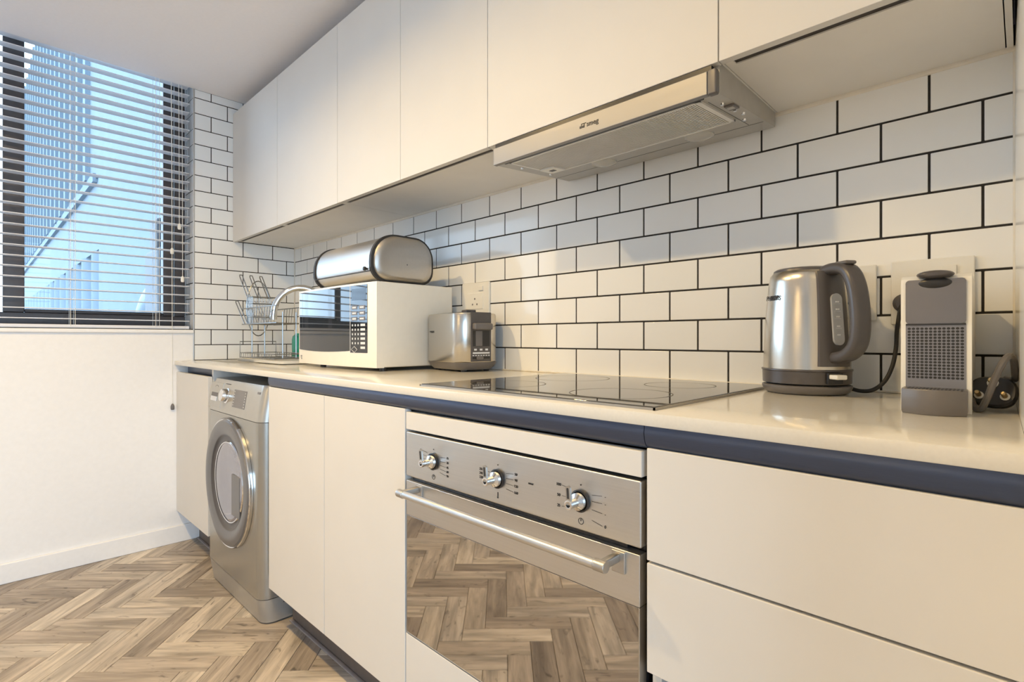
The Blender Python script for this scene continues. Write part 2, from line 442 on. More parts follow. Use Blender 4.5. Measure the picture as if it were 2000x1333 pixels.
# back wall
wb = MB(); wb.box(XL-0.2, 2.4, YB+0.006, YB+0.16, 0, ZCEIL+0.25)
wall_back = single('wall_back', wb, M['plaster'], 'wall behind the worktop with white metro tiles in dark grout', 'wall', 'structure', sm=False)
gt = MB(); gt.box(XL+0.001, -0.0085, YB+0.0016, YB+0.0062, ZC-0.02, 1.56)
g = part('grout', gt, M['grout'], wall_back, sm=False)
GW = 0.0041
tile_cache = {}
def tile_obj(parent, w, h, loc, rot):
    key = (round(w, 3), round(h, 3))
    if key not in tile_cache:
        mb = MB(); mb.box(-w/2, w/2, 0, 0.007, -h/2, h/2, 0.0013, 2)
        tile_cache[key] = mb.mesh('tile', M['tile'], True, 0.9)
    return link('tile', tile_cache[key], parent, loc, rot)
def jitter(): return R(random.uniform(-0.06, 0.06))
xa, xb = XL+0.0025, -0.0125
for r in range(1, 9):
    z0 = max(zv(r-1)+GW/2, ZC+0.0005); z1 = min(zv(r)-GW/2, 1.545)
    off = 0.0 if r % 2 else 0.5
    k = math.floor((xa-U0)/TW - off) - 1
    while True:
        l = U0+(k+off)*TW+GW/2; rr = U0+(k+1+off)*TW-GW/2; k += 1
        if l > xb: break
        l2, r2 = max(l, xa), min(rr, xb)
        if r2-l2 < 0.006: continue
        tile_obj(wall_back, r2-l2, z1-z0, ((l2+r2)/2, YB, (z0+z1)/2), (jitter(), 0, jitter()))
# sealant bead along the tops, at the corners and along the worktop
sb = MB(); sb.box(XL, -0.006, YB-0.004, YB+0.004, ZU-0.006, ZU+0.004, 0.002, 1)
sb.box(XL, -0.006, YB-0.004, YB+0.004, ZC, ZC+0.004, 0.0015, 1)
sb.box(XL, XL+0.004, YB-0.004, YB+0.003, ZC, ZU, 0.0015, 1)
sb.box(-0.0135, -0.0085, YB-0.003, YB+0.003, ZC, ZU, 0.001, 1)
part('sealant_bead', sb, M['caulk'], wall_back, label='thin cream sealant line')

# left (window) wall
ZS = 1.048                                  # window sill height
ZH = 2.47                                   # window head (above the ceiling line)
WY0 = -1.25                                 # far side of the window opening
wl_ = MB()
wl_.box(XL-0.22, XL, WY0, YREV, 0, ZS)      # under the window
wl_.box(XL-0.22, XL-0.006, YREV+0.006, YB+0.01, 0, ZCEIL+0.25)   # tiled end
wl_.box(XL-0.22, XL, -3.5, WY0, 0, ZCEIL+0.25)
wl_.box(XL-0.22, XL-0.001, WY0, YREV+0.006, ZH, ZH+0.05)
wall_left = single('wall_left', wl_, M['plaster'], 'window wall, plain white below the blind and tiled beside it', 'wall', 'structure', sm=False)
gt = MB(); gt.box(XL-0.0062, XL-0.0016, YREV+0.004, YB+0.001, ZC-0.02, ZCEIL)
gt.box(XL-0.15, XL-0.004, YREV+0.0016, YREV+0.0062, ZS, ZH)
part('grout', gt, M['grout'], wall_left, sm=False)
lo = MB(); lo.box(XL-0.0062, XL, YREV, YREV+0.012, 0, ZC-0.02); lo.box(XL-0.0062, XL, YREV+0.012, YB, 0, ZC-0.02)
part('lower_plaster', lo, M['plaster'], wall_left, sm=False)
W0 = 0.584 * U
ya, yb = YREV+0.004, YB-0.0025
for r in range(1, 19):
    z0 = max(zv(r-1)+GW/2, ZC+0.0005); z1 = min(zv(r)-GW/2, ZCEIL-0.001)
    if z1-z0 < 0.01: continue
    off = 0.0 if r % 2 else 0.5
    k = -2
    while True:
        hi = YB-W0-(k+off)*TW-GW/2; lw = YB-W0-(k+1+off)*TW+GW/2; k += 1
        if hi < ya: break
        h2, l2 = min(hi, yb), max(lw, ya)
        if h2-l2 < 0.006: continue
        tile_obj(wall_left, h2-l2, z1-z0, (XL, (h2+l2)/2, (z0+z1)/2), (0, jitter()*0.5, R(90)+jitter()*0.5))
for r in range(1, 21):                       # tiles on the window reveal
    z0, z1 = max(zv(r-1)+GW/2, ZS+0.001), min(zv(r)-GW/2, ZH)
    if z1-z0 < 0.01: continue
    cut = 0.05 if r % 2 else 0.105
    for l, h in ((XL-0.15, XL-cut-GW/2), (XL-cut+GW/2, XL-0.003)):
        tile_obj(wall_left, h-l, z1-z0, ((l+h)/2, YREV, (z0+z1)/2), (0, 0, 0))
tr = MB(); tr.box(XL-0.004, XL+0.0015, YREV-0.002, YREV+0.005, ZC, ZCEIL, 0.001, 1)
part('tile_edge_trim', tr, M['steel_dull'], wall_left, label='slim metal trim on the tile corner')

# right end wall of the kitchen run
wr = MB()
wr.prism([(xright(YB+0.006), YB+0.006), (xright(0.5), 0.5), (0.13, 0.5), (0.13, YB+0.006)], 'z', 0, ZCEIL)
wall_right = single('wall_right', wr, mat('glossy_white_panel', (0.80, 0.78, 0.73), 0.22, noise=0.01), 'white side panel closing the right end of the worktop', 'wall', 'structure', sm=False)
# walls of the rest of the room, behind the photographer
w2 = MB(); w2.box(XL-0.2, 2.45, -3.55, -3.4, 0, ZCEIL+0.25)
single('wall_rear', w2, M['plaster'], 'plain white wall behind the camera', 'wall', 'structure', sm=False)
w3 = MB()
w3.box(2.3, 2.45, -3.4, -3.25, 0, ZCEIL+0.25); w3.box(2.3, 2.45, 0.85, YB+0.16, 0, ZCEIL+0.25)
w3.box(2.3, 2.45, -3.25, 0.85, 0, 0.1); w3.box(2.3, 2.45, -3.25, 0.85, 2.22, ZCEIL+0.25)  # opening left for the added fill window
single('wall_far', w3, M['plaster'], 'far side wall of the room, opened for an added wide window', 'wall', 'structure', sm=False)

bb = MB(); bb.box(XL, XL+0.014, -3.4, 0.80, 0, 0.083, 0.004, 2)
single('baseboard_left', bb, M['plaster'], 'low white skirting board under the window', 'baseboard', 'structure')

# ================================================================ WINDOW
XW = XL-0.15
win = thing('window_1', 'dark bronze framed window behind the venetian blind', 'window', (XW, -0.2, ZS), kind='structure')
def fbox(name, y0, y1, z0, z1, x0=XW-0.05, x1=XW, mt='frame', r=0.003):
    mb = MB(); mb.box(x0, x1, y0, y1, z0, z1, r, 1); return part(name, mb, M[mt], win, world=True)
fbox('bottom_rail', WY0, YREV, ZS, 1.119)
fbox('top_rail', WY0, YREV, ZH-0.06, ZH)
fbox('jamb', 0.728, YREV-0.001, 1.119, ZH-0.06)
fbox('sash_stile', 0.676, 0.722, 1.119, ZH-0.06, XW-0.045, XW+0.006)
fbox('mullion', 0.089, 0.158, 1.119, ZH-0.06, XW-0.05, XW+0.004)
fbox('jamb', WY0, WY0+0.06, 1.119, ZH-0.06)
fbox('sash_rail', 0.158, 0.676, 1.119, 1.135, XW-0.03, XW-0.012)
for y0, y1 in ((0.15, 0.685), (WY0+0.05, 0.097)):
    fbox('pane', y0, y1, 1.10, ZH-0.05, XW-0.027, XW-0.021, 'glass', 0)
sl = MB(); sl.box(XW, XL+0.012, WY0, YREV-0.001, ZS-0.018, ZS, 0.003, 1)
part('sill', sl, M['plaster'], win, world=True)

win2 = thing('added_window', 'unseen wide window added in the far side wall for fill daylight', 'window', (2.37, -1.2, 0.1), kind='structure')  # window added out of view to bring fill daylight into the room
for y_ in (-3.25, -1.9, -0.54, 0.81):
    f2 = MB(); f2.box(2.34, 2.40, y_, y_+0.04, 0.1, 2.22); part('stile', f2, M['frame'], win2, world=True)
for z_ in (0.1, 2.18):
    f2 = MB(); f2.box(2.345, 2.395, -3.25, 0.85, z_, z_+0.04); part('rail', f2, M['frame'], win2, world=True)
for a, b in ((-3.21, -1.9), (-1.86, -0.54), (-0.5, 0.81)):
    p2 = MB(); p2.box(2.367, 2.373, a, b, 0.14, 2.18); part('pane', p2, M['glass'], win2, world=True)

# ================================================================ WORKTOP
SX0, SX1, SY0, SY1 = -2.88, -2.50, 0.80, 1.08          # sink cut-out
wt = MB(); ys = [YC, SY0, SY1, YB-0.0005]; xs = [XL+0.0005, SX0, SX1, None]
def cpt(i, j, z): return (xs[i] if xs[i] is not None else xright(ys[j])-0.0004, ys[j], z)
VT = {}
for zi, z in enumerate((ZC-0.02, ZC)):
    for i in range(4):
        for j in range(4): VT[(i, j, zi)] = wt.bm.verts.new(cpt(i, j, z))
for i in range(3):
    for j in range(3):
        if (i, j) == (1, 1): continue
        for zi in (0, 1): wt.bm.faces.new([VT[(i, j, zi)], VT[(i+1, j, zi)], VT[(i+1, j+1, zi)], VT[(i, j+1, zi)]])
for i in range(3):
    wt.bm.faces.new([VT[(i, 0, 0)], VT[(i+1, 0, 0)], VT[(i+1, 0, 1)], VT[(i, 0, 1)]])
    wt.bm.faces.new([VT[(i, 3, 0)], VT[(i+1, 3, 0)], VT[(i+1, 3, 1)], VT[(i, 3, 1)]])
    wt.bm.faces.new([VT[(0, i, 0)], VT[(0, i+1, 0)], VT[(0, i+1, 1)], VT[(0, i, 1)]])
    wt.bm.faces.new([VT[(3, i, 0)], VT[(3, i+1, 0)], VT[(3, i+1, 1)], VT[(3, i, 1)]])
wt.bm.faces.new([VT[(1, 1, 0)], VT[(2, 1, 0)], VT[(2, 1, 1)], VT[(1, 1, 1)]]); wt.bm.faces.new([VT[(1, 2, 0)], VT[(2, 2, 0)], VT[(2, 2, 1)], VT[(1, 2, 1)]])
wt.bm.faces.new([VT[(1, 1, 0)], VT[(1, 2, 0)], VT[(1, 2, 1)], VT[(1, 1, 1)]]); wt.bm.faces.new([VT[(2, 1, 0)], VT[(2, 2, 0)], VT[(2, 2, 1)], VT[(2, 1, 1)]])
bmesh.ops.recalc_face_normals(wt.bm, faces=wt.bm.faces)
fe = [e for e in wt.bm.edges if all(abs(v.co.y-YC) < 1e-6 for v in e.verts) and abs(e.verts[0].co.z-e.verts[1].co.z) < 1e-6]
bmesh.ops.bevel(wt.bm, geom=fe, offset=0.002, segments=2, profile=0.5, affect='EDGES')
single('worktop', wt, M['quartz'], 'long cream quartz worktop running under the tiles', 'worktop')

sk = thing('sink', 'steel sink sunk into the far left end of the worktop', 'sink', ((SX0+SX1)/2, (SY0+SY1)/2, ZC-0.18))
mb = MB(); t = 0.0015; d = 0.16
rg = []
for w_, z_ in ((0.0, -0.021), (-0.0, -0.021), (-0.006, -0.03), (-0.012, -d), (-0.04, -d-0.005)):
    rg.append([(x, y, ZC+z_) for x, y in rrect(SX1-SX0+2*w_+0.004, SY1-SY0+2*w_+0.004, 0.03, 5, (SX0+SX1)/2, (SY0+SY1)/2)])
mb.rings(rg[1:], cap0=False, cap1=True)
bowl = part('bowl', mb, M['steel_dull'], sk, world=True)
mb = MB(); mb.lathe([(0.001, 0), (0.03, 0), (0.032, -0.004)], 20, ((SX0+SX1)/2, (SY0+SY1)/2, ZC-d-0.002)); part('drain', mb, M['chrome'], sk, world=True)

# ================================================================ LOWER CABINETS
XB0, XB1 = -2.49, -1.840            # machine bay
ZB, ZT = 0.157, 0.840               # front bottoms / tops
def front(name, x0, x1, z0, z1, parent, y=YD, t=0.018):
    mb = MB(); mb.box(x0, x1, y, y+t, z0, z1, 0.0012, 2); return part(name, mb, M['cab'], parent, world=True)
def gola_part(x0, x1, parent, zt=ZC-0.0205, zb=ZT-0.002):
    """rolled finger-grip channel: face under the worktop, curling back behind the fronts"""
    y0 = YC+0.005
    prof = [(y0, zt)] + [(y0-0.0015*math.sin(R(k*30)), zt-0.003-k*0.0026) for k in range(1, 6)]
    prof += [(y0+0.026*(1-math.cos(R(a))), zt-0.018-0.020*math.sin(R(a))) for a in range(10, 91, 10)]
    prof += [(YD+0.040, zt-0.038), (YD+0.040, zt)]
    mb = MB(); mb.prism(prof, 'x', x0, x1); return part('grip_profile', mb, M['gola'], parent, world=True, label='dark anodised finger-grip channel')
def carcass(parent, x0, x1, yf=0.72, zb=ZB, zt=0.855):
    mb = MB(); t = 0.016; yb_ = YB-0.03
    zl = ZC-0.021
    mb.box(x0, x0+t, yf, yb_, zb, 0.83); mb.box(x1-t, x1, yf, yb_, zb, 0.83)
    if x0 < -2.6: mb.box(x1-t, x1, yf, yb_, 0.83, zl)
    else: mb.box(x0, x0+0.010, yf, yb_, 0.83, zl)
    mb.box(x0+t, x1-t, yb_-0.3, yb_-0.01, 0.83, 0.835)
    mb.box(x0+t, x1-t, yf+0.002, yb_, zb, zb+t); mb.box(x0+t, x1-t, yb_-0.008, yb_, zb+t, ZC-0.021)
    return part('carcass', mb, M['carcass'], parent, world=True, sm=False)
c0 = thing('base_cabinet', 'narrow white base cabinet under the worktop beside the window wall', 'cabinet', (-2.74, 1.0, ZB), group='white base cabinets')
carcass(c0, XL+0.002, XB0); front('door', XL+0.002, XB0-0.004, ZB, ZT, c0)
mb = MB(); mb.box(XL+0.02, XB0-0.016, 0.745, 0.75, ZT-0.02, ZC-0.021); part('grip_profile', mb, M['gola'], c0, world=True, label='dark anodised finger-grip channel')
c1 = thing('base_cabinet', 'white double-door base cabinet between the washing machine and the oven', 'cabinet', (-1.43, 1.0, ZB), group='white base cabinets')
carcass(c1, XB1, -1.0285)
front('door', XB1+0.007, -1.4330, ZB, ZT, c1); front('door', -1.4302, -1.0290, ZB, ZT, c1)
gola_part(XB1+0.012, -1.66, c1); gola_part(-1.6595, -1.0285, c1)
c2 = thing('base_cabinet', 'white housing with filler panels around the steel oven', 'cabinet', (-0.717, 1.0, ZB), group='white base cabinets')
mb = MB(); t = 0.012
for a, b in ((-1.0283, -1.0275), (-0.4045, -0.4035)): mb.box(a, b, 0.742, YB-0.03, ZB, ZC-0.021)
mb.box(-1.027, -0.4046, YB-0.04, YB-0.03, ZB, ZC-0.021); mb.box(-1.027, -0.4046, 0.722, YB-0.04, 0.30, 0.312)
part('carcass', mb, M['carcass'], c2, world=True, sm=False)
front('filler_panel', -1.0245, -0.4105, 0.7940, 0.8335, c2)
front('filler_panel', -1.0250, -0.4075, ZB, 0.3215, c2)
gola_part(-1.0283, -0.4045, c2)
c3 = thing('base_cabinet', 'white drawer cabinet at the right end of the worktop', 'cabinet', (-0.2, 1.0, ZB), group='white base cabinets')
mb = MB(); mb.box(-0.403, -0.388, 0.72, YB-0.03, ZB, 0.832); mb.box(-0.02, -0.006, 0.72, YB-0.03, ZB, 0.832); mb.box(-0.388, -0.02, YB-0.04, YB-0.03, ZB, ZC-0.021)
part('carcass', mb, M['carcass'], c3, world=True, sm=False)
front('drawer', -0.4019, 0.003, 0.6732, ZT, c3); front('drawer', -0.4019, 0.003, 0.5068, 0.6692, c3); front('drawer', -0.4019, 0.003, ZB, 0.472, c3)
gola_part(-0.4033, 0.003, c3)
mb = MB(); mb.box(-0.388, -0.02, 0.745, 0.75, 0.45, 0.53); part('middle_grip', mb, M['gola'], c3, world=True)

def plinth(n, x0, x1, label):
    t = thing('trim_%d' % n, label, 'plinth', ((x0+x1)/2, 0.80, 0), kind='structure')
    mb = MB(); mb.box(x0, x1, 0.796, 0.812, 0.0, ZB-0.001); part('board', mb, M['plinth'], t, world=True)
    mb = MB(); mb.box(x0, x1, 0.783, 0.796, 0.0005, 0.006, 0.002, 1); part('floor_strip', mb, M['plinth_strip'], t, world=True)  # narrow grey strip on the floor along the plinth
plinth(1, -1.868, -0.005, 'long dark plinth board under the base cabinets and oven')
plinth(2, XL+0.016, XB0, 'short dark plinth board under the cabinet by the window wall')

# ================================================================ WALL CABINETS
ZTU = 2.189
def wall_cabinet(x0, x1, seams, label, slot=True):
    t = thing('wall_cabinet', label, 'cabinet', ((x0+x1)/2, YB-0.15, ZU), group='white wall cabinets')
    mb = MB(); e = 0.0006; s_ = 0.016
    zb = ZU+0.002
    if slot:
        mb.box(x0+e, x1-e, 1.002, YB-0.001, zb, ZTU)
        mb.box(x0+e, x0+s_, YU+0.0185, 1.002, zb, ZTU); mb.box(x1-s_, x1-e, YU+0.0185, 1.002, zb, ZTU)
    else:
        mb.box(x0+e, x1-e, YU+0.0185, YB-0.001, zb, ZTU)
    part('carcass', mb, M['carcass'], t, world=True, sm=False)
    if slot:
        mb = MB(); mb.box(x0+s_, x1-s_, YU+0.0185, 1.002, zb+0.0025, ZTU); part('handle_channel', mb, M['slot'], t, world=True, sm=False, label='dark handle recess behind the door')
    xs_ = [x0]+seams+[x1]
    for a, b in zip(xs_, xs_[1:]):
        mb = MB(); mb.box(a+0.0011, b-0.0011, YU, YU+0.018, ZU-0.004, ZTU, 0.001, 2); part('door', mb, M['cab'], t, world=True)
    return t
ux = [-2.9905, -2.4115, -1.8515, -1.4340, -1.0245, -0.4027, -0.0225]
wall_cabinet(ux[0], ux[1], [], 'white wall cabinet tight against the tiled window wall')
wall_cabinet(ux[1], ux[2], [], 'white wall cabinet second from the window wall')
wall_cabinet(ux[2], ux[4], [ux[3]], 'white double-door wall cabinet above the microwave and toaster')
wall_cabinet(ux[4], ux[5], [], 'wide white wall cabinet holding the extractor hood', slot=False)
wall_cabinet(ux[5], ux[6], [], 'white wall cabinet at the right end beside the hood')
mb = MB(); mb.box(ux[6]+0.0012, -0.0125, YU, YB-0.001, ZU+0.001, ZTU); single('filler_strip', mb, M['carcass'], 'slim white filler strip between the end wall cabinet and side panel', 'filler', sm=False)

# ================================================================ EXTRACTOR HOOD
hx0, hx1 = -1.0, -0.4065
hood = thing('extractor_hood', 'slide-out steel extractor hood fitted under the wall cabinet', 'extractor hood', (-0.703, 1.12, 1.46))
hy0, hy1 = 0.9712, 1.278
hzf, hzb = 1.462, 1.487
def hzz(y): return hzf + (hzb-hzf)*(y-hy0)/(hy1-hy0)
mb = MB()
mb.prism([(hy0, hzf), (hy1, hzb), (hy1, ZU+0.0015), (hy0, ZU+0.0015)], 'x', hx0, hx1)
part('body', mb, M['alu'], hood, world=True, sm=False)
mb = MB(); mb.box(hx0+0.001, hx1-0.016, 0.955, 0.9680, 1.4585, 1.503, 0.002, 2); bar = part('front_bar', mb, M['bar_steel'], hood, world=True)
mb = MB(); mb.box(hx1-0.016, hx1+0.001, 0.9545, 0.9700, 1.4575, 1.504, 0.003, 2); part('end_cap', mb, M['mgrey'], bar, world=True)
mb = MB(); mb.box(hx0+0.004, hx1-0.01, 0.960, 0.9711, 1.503, ZU-0.0045); part('shadow_gap', mb, M['black'], hood, world=True, sm=False)
mb = MB(); mb.box(hx0+0.03, hx1-0.03, 0.9682, 0.9730, 1.4590, 1.464); part('pull_slot', mb, M['black'], bar, world=True, sm=False)
fx0, fx1, fy0, fy1 = -0.957, -0.446, 0.9745, 1.150
fr_ = MB()
def slab(mb, x0, x1, y0, y1, t0, t1, r=0.0):
    """thin slab lying on the sloping underside"""
    P = [(x0, y0), (x1, y0), (x1, y1), (x0, y1)]
    A = [mb.bm.verts.new((x, y, hzz(y)-t0)) for x, y in P]; B = [mb.bm.verts.new((x, y, hzz(y)-t1)) for x, y in P]
    for i in range(4): mb.bm.faces.new((A[i], A[(i+1) % 4], B[(i+1) % 4], B[i]))
    mb.bm.faces.new(A); mb.bm.faces.new(B[::-1])
slab(fr_, fx0, fx1, fy0, fy0+0.006, 0, 0.004); slab(fr_, fx0, fx1, fy1-0.006, fy1, 0, 0.004)
slab(fr_, fx0, fx0+0.006, fy0, fy1, 0, 0.004); slab(fr_, fx1-0.010, fx1, fy0, fy1, 0, 0.004)
filt = part('grease_filter', fr_, M['alu_light'], hood, world=True, label='framed metal grease filter')
bk = MB(); slab(bk, fx0+0.004, fx1-0.004, fy0+0.004, fy1-0.004, 0.0003, 0.0008); part('backing', bk, mat('filter_shadow', (0.07, 0.065, 0.06), 0.6), filt, world=True, sm=False)
ml = MB(); nb = 110
for i in range(nb):
    x = fx0+0.007+(fx1-fx0-0.018)*i/(nb-1)
    slab(ml, x-0.00115, x+0.00115, fy0+0.005, fy1-0.005, 0.0008, 0.0026)
mo = part('filter_mesh', ml, M['alu_light'], filt, world=True, sm=False); mo['kind'] = 'stuff'
lt = MB(); slab(lt, fx0+0.004, fx0+0.052, fy1-0.06, fy1-0.012, 0.003, 0.007); part('latch', lt, M['white_pl'], filt, world=True)
lt = MB(); slab(lt, fx0+0.020, fx0+0.036, fy1-0.042, fy1-0.028, 0.007, 0.0078); part('latch_slot', lt, M['black'], filt, world=True)
for x, y in ((-0.425, 1.03), (-0.422, 1.085), (-0.418, 1.12), (-0.432, 1.162), (-0.975, 1.04), (-0.975, 1.16)):
    sc_ = MB(); sc_.lathe([(0.0001, -0.003), (0.0035, -0.0028), (0.0045, 0.001)], 10, (x, y, hzz(y)-0.001))
    part('screw', sc_, M['chrome'], hood, world=True)
for x in (-0.5458, -0.8112):
    y = 1.190; mb = MB(); mb.lathe([(0.0001, -0.007), (0.018, -0.0065), (0.027, -0.004), (0.033, -0.001), (0.034, 0.003)], 32, (x, y, hzz(y)-0.001))
    part('lamp_cover', mb, M['lens'], hood, world=True)
sw = MB(); slab(sw, -0.428, -0.409, 1.045, 1.075, 0, 0.004); swo = part('switch', sw, M['mgrey'], hood, world=True)
sw = MB(); slab(sw, -0.425, -0.412, 1.050, 1.062, 0.004, 0.006); part('rocker', sw, M['alu'], swo, world=True)
ln = MB(); slab(ln, hx0+0.004, hx1-0.004, 1.2145, 1.2157, 0, 0.0004); slab(ln, -0.4405, -0.4395, 1.0, 1.21, 0, 0.0004)
part('panel_joint', ln, M['black'], hood, world=True, sm=False)
# logo on the bar
hl = Vector(hood.location)
lx = -0.693
lettering('smeg', 0.0155, M['dark_print'], bar, Vector((lx+0.011, 0.9546, 1.4815))-hl, (R(90), 0, 0), bold=0.0002)
lg = MB()
for a, b, c_, d_ in ((-0.024, -0.018, 1.4765, 1.4815), (-0.0165, -0.0105, 1.4765, 1.4815)): lg.box(lx+a, lx+b, 0.9544, 0.9552, c_, d_)
for a, b, c_, d_ in ((-0.020, -0.0185, 1.4815, 1.4865), (-0.0185, -0.013, 1.4850, 1.4865), (-0.0125, -0.011, 1.4815, 1.4865), (-0.011, -0.006, 1.4850, 1.4865)): lg.box(lx+a, lx+b, 0.9544, 0.9552, c_, d_)
part('emblem', lg, M['dark_print'], bar, world=True, sm=False)

# ================================================================ OVEN
ov = thing('built_in_oven', 'built-in steel oven with mirrored glass door and three knobs', 'oven', (-0.717, 0.98, 0.322))
ox0, ox1 = -1.0245, -0.4115
mb = MB(); mb.box(ox0+0.006, ox1-0.004, YD+0.022, 1.22, 0.3235, 0.789); part('body', mb, M['black'], ov, world=True, sm=False)
mb = MB(); mb.box(ox0, ox1, YD, YD+0.020, 0.6865, 0.7885, 0.003, 3); pan = part('control_panel', mb, M['steel_h'], ov, world=True)
mb = MB(); mb.box(ox0+0.001, ox1-0.002, YD, YD+0.020, 0.597, 0.6765, 0.0015, 2); door = part('door', mb, M['steel_h'], ov, world=True)
mb = MB(); mb.box(ox0+0.001, ox1-0.002, YD+0.0006, YD+0.020, 0.3262, 0.5968, 0.0008, 1); gl = part('glass', mb, M['mirror'], door, world=True)
mb = MB(); mb.box(ox1-0.0045, ox1-0.0018, YD-0.0002, YD+0.019, 0.3262, 0.5965, 0.0006, 1); mb.box(ox0+0.0009, ox0+0.0025, YD-0.0002, YD+0.019, 0.3262, 0.5965, 0.0006, 1)
mb.box(ox0+0.001, ox1-0.002, YD-0.0002, YD+0.019, 0.3245, 0.3265, 0.0006, 1)
part('glass_edge', mb, M['steel_dull'], door, world=True)
mb = MB(); mb.box(ox0+0.012, ox1-0.03, YD+0.0115, YD+0.019, 0.6770, 0.6862); part('vent_gap', mb, M['black'], ov, world=True, sm=False)
# handle
hyy, hz = 0.652, 0.6645
mb = MB(); mb.tube([(ox0+0.040, hyy, hz), (ox1-0.050, hyy, hz)], 0.0079, 20); hb = part('handle', mb, M['steel_h'], door, world=True)
for x in (ox0+0.052, ox1-0.040):
    s_ = 1 if x > -0.7 else -1
    mb = MB(); mb.lathe([(0.0078, -0.011), (0.0090, -0.009), (0.0090, 0.009), (0.0080, 0.011)], 20, mat=Matrix.Translation((x, hyy, hz)) @ Matrix.Rotation(R(90), 4, 'Y'))
    mb.box(x-0.006, x+0.006, hyy-0.003, YD-0.003, hz-0.007, hz+0.007, 0.003, 2)
    mb.box(x-0.010, x+0.014, YD-0.004, YD+0.001, hz-0.024, hz+0.010, 0.0015, 2)
    part('handle_mount', mb, M['steel_dull'], door, world=True)
# knobs and prints
for i, (kx, ang) in enumerate(((-0.9199, 8), (-0.7193, 6), (-0.523, 4))):
    kz = 0.7358
    mb = MB(); Mx = Matrix.Translation((kx, YD, kz)) @ Matrix.Rotation(R(90), 4, 'X')
    mb.lathe([(0.0165, 0), (0.0165, 0.003), (0.0150, 0.0045), (0.0140, 0.012), (0.0075, 0.016), (0.0065, 0.029), (0.0075, 0.030), (0.0075, 0.0345), (0.0060, 0.0350), (0.0042, 0.0345), (0.0040, 0.031)], 24, mat=Mx)
    kn = part('knob', mb, M['chrome'], ov, world=True)
    mb = MB(); mb.lathe([(0.0180, -0.0005), (0.0186, 0.0045), (0.0160, 0.0055)], 24, mat=Mx, cap1=False); part('knob_ring', mb, M['black'], kn, world=True)
    mb = MB(); out = [(-0.0046, 0.0)] + arc(0, 0.026, 0.0046, 180, 0, 6) + [(0.0046, 0.0)]
    ca, sa = math.cos(R(ang)), math.sin(R(ang))
    mb.prism([(kx+a*ca+b*sa*-1, kz+a*sa+b*ca) for a, b in out], 'y', YD-0.0335, YD-0.0295); part('lever', mb, M['steel_dull'], kn, world=True)
    mb = MB(); sl_ = [(-0.0020, 0.010), (0.0020, 0.010)] + arc(0, 0.0255, 0.0020, 0, 180, 5)
    mb.prism([(kx+a*ca-b*sa, kz+a*sa+b*ca) for a, b in sl_], 'y', YD-0.0340, YD-0.0334); part('lever_slot', mb, M['dark_print'], kn, world=True)
    mb = MB(); mb.disc((kx, YD-0.0312, kz), 0.0040, 'y', 14); part('knob_eye', mb, M['black'], kn, world=True)
    pr = MB(); yy = YD-0.0004
    def tick(x0, z0, x1, z1, w=0.0007):
        d_ = Vector((x1-x0, z1-z0)); n_ = Vector((-d_.y, d_.x)).normalized()*w/2
        vs = [pr.bm.verts.new((x0+n_.x, yy, z0+n_.y)), pr.bm.verts.new((x1+n_.x, yy, z1+n_.y)), pr.bm.verts.new((x1-n_.x, yy, z1-n_.y)), pr.bm.verts.new((x0-n_.x, yy, z0-n_.y))]
        pr.bm.faces.new(vs)
    if i == 2: rows_l, rows_r = (0.018, 0.0, -0.018), (0.016, 0.004, -0.012, -0.032)
    elif i == 1: rows_l, rows_r = (0.010, 0.002, -0.006), (0.016, 0.005, -0.006, -0.018)
    else: rows_l, rows_r = (0.018, 0.009, 0.0, -0.009, -0.016), (0.014, 0.004, -0.006, -0.015, -0.024)
    for z in rows_l: tick(kx-0.040, kz+z, kx-0.022, kz+z*0.85)
    for z in rows_r: tick(kx+0.022, kz+z*0.85, kx+0.042, kz+z)
    ov_l = Vector(ov.location)
    part('print', pr, M['dark_print'], pan, world=True, sm=False)['kind'] = 'stuff'
    tl = {0: (('5', '7', '9', '11', '3'), ('15', '30', '45', '60', '90')), 1: (('250', '240', '220'), ('50', '90', '120', '160')), 2: (('100', '50', '25'), ('-', '-', '-', '0'))}[i]
    for z, tx in zip(rows_l, tl[0]): lettering(tx, 0.007, M['dark_print'], pan, Vector((kx-0.047, YD-0.0006, kz+z))-ov_l, (R(90), 0, 0), name='numeral')
    for z, tx in zip(rows_r, tl[1]): lettering(tx, 0.007, M['dark_print'], pan, Vector((kx+0.048, YD-0.0006, kz+z))-ov_l, (R(90), 0, 0), name='numeral')
    mb = MB(); mb.disc((kx, YD-0.0006, kz+0.026), 0.0014, 'y', 8)
    if i != 1:
        mb.tube([(kx+0.005*math.cos(a), YD-0.0003, kz-0.034+0.005*math.sin(a)) for a in [2*math.pi*k/16 for k in range(16)]], 0.0006, 4, closed=True)
        mb.box(kx-0.0005, kx+0.0005, YD-0.0008, YD, kz-0.034, kz-0.030)
    else:
        mb.box(kx-0.0008, kx+0.0008, YD-0.0008, YD, kz-0.034, kz-0.026); mb.disc((kx, YD-0.0006, kz-0.036), 0.002, 'y', 10)
    part('symbol', mb, M['dark_print'], pan, world=True)['kind'] = 'stuff'
mb = MB(); mb.box(-0.6405, -0.6285, YD-0.0012, YD, 0.7405, 0.7435, 0.001, 1); part('indicator_lamp', mb, M['black'], pan, world=True)

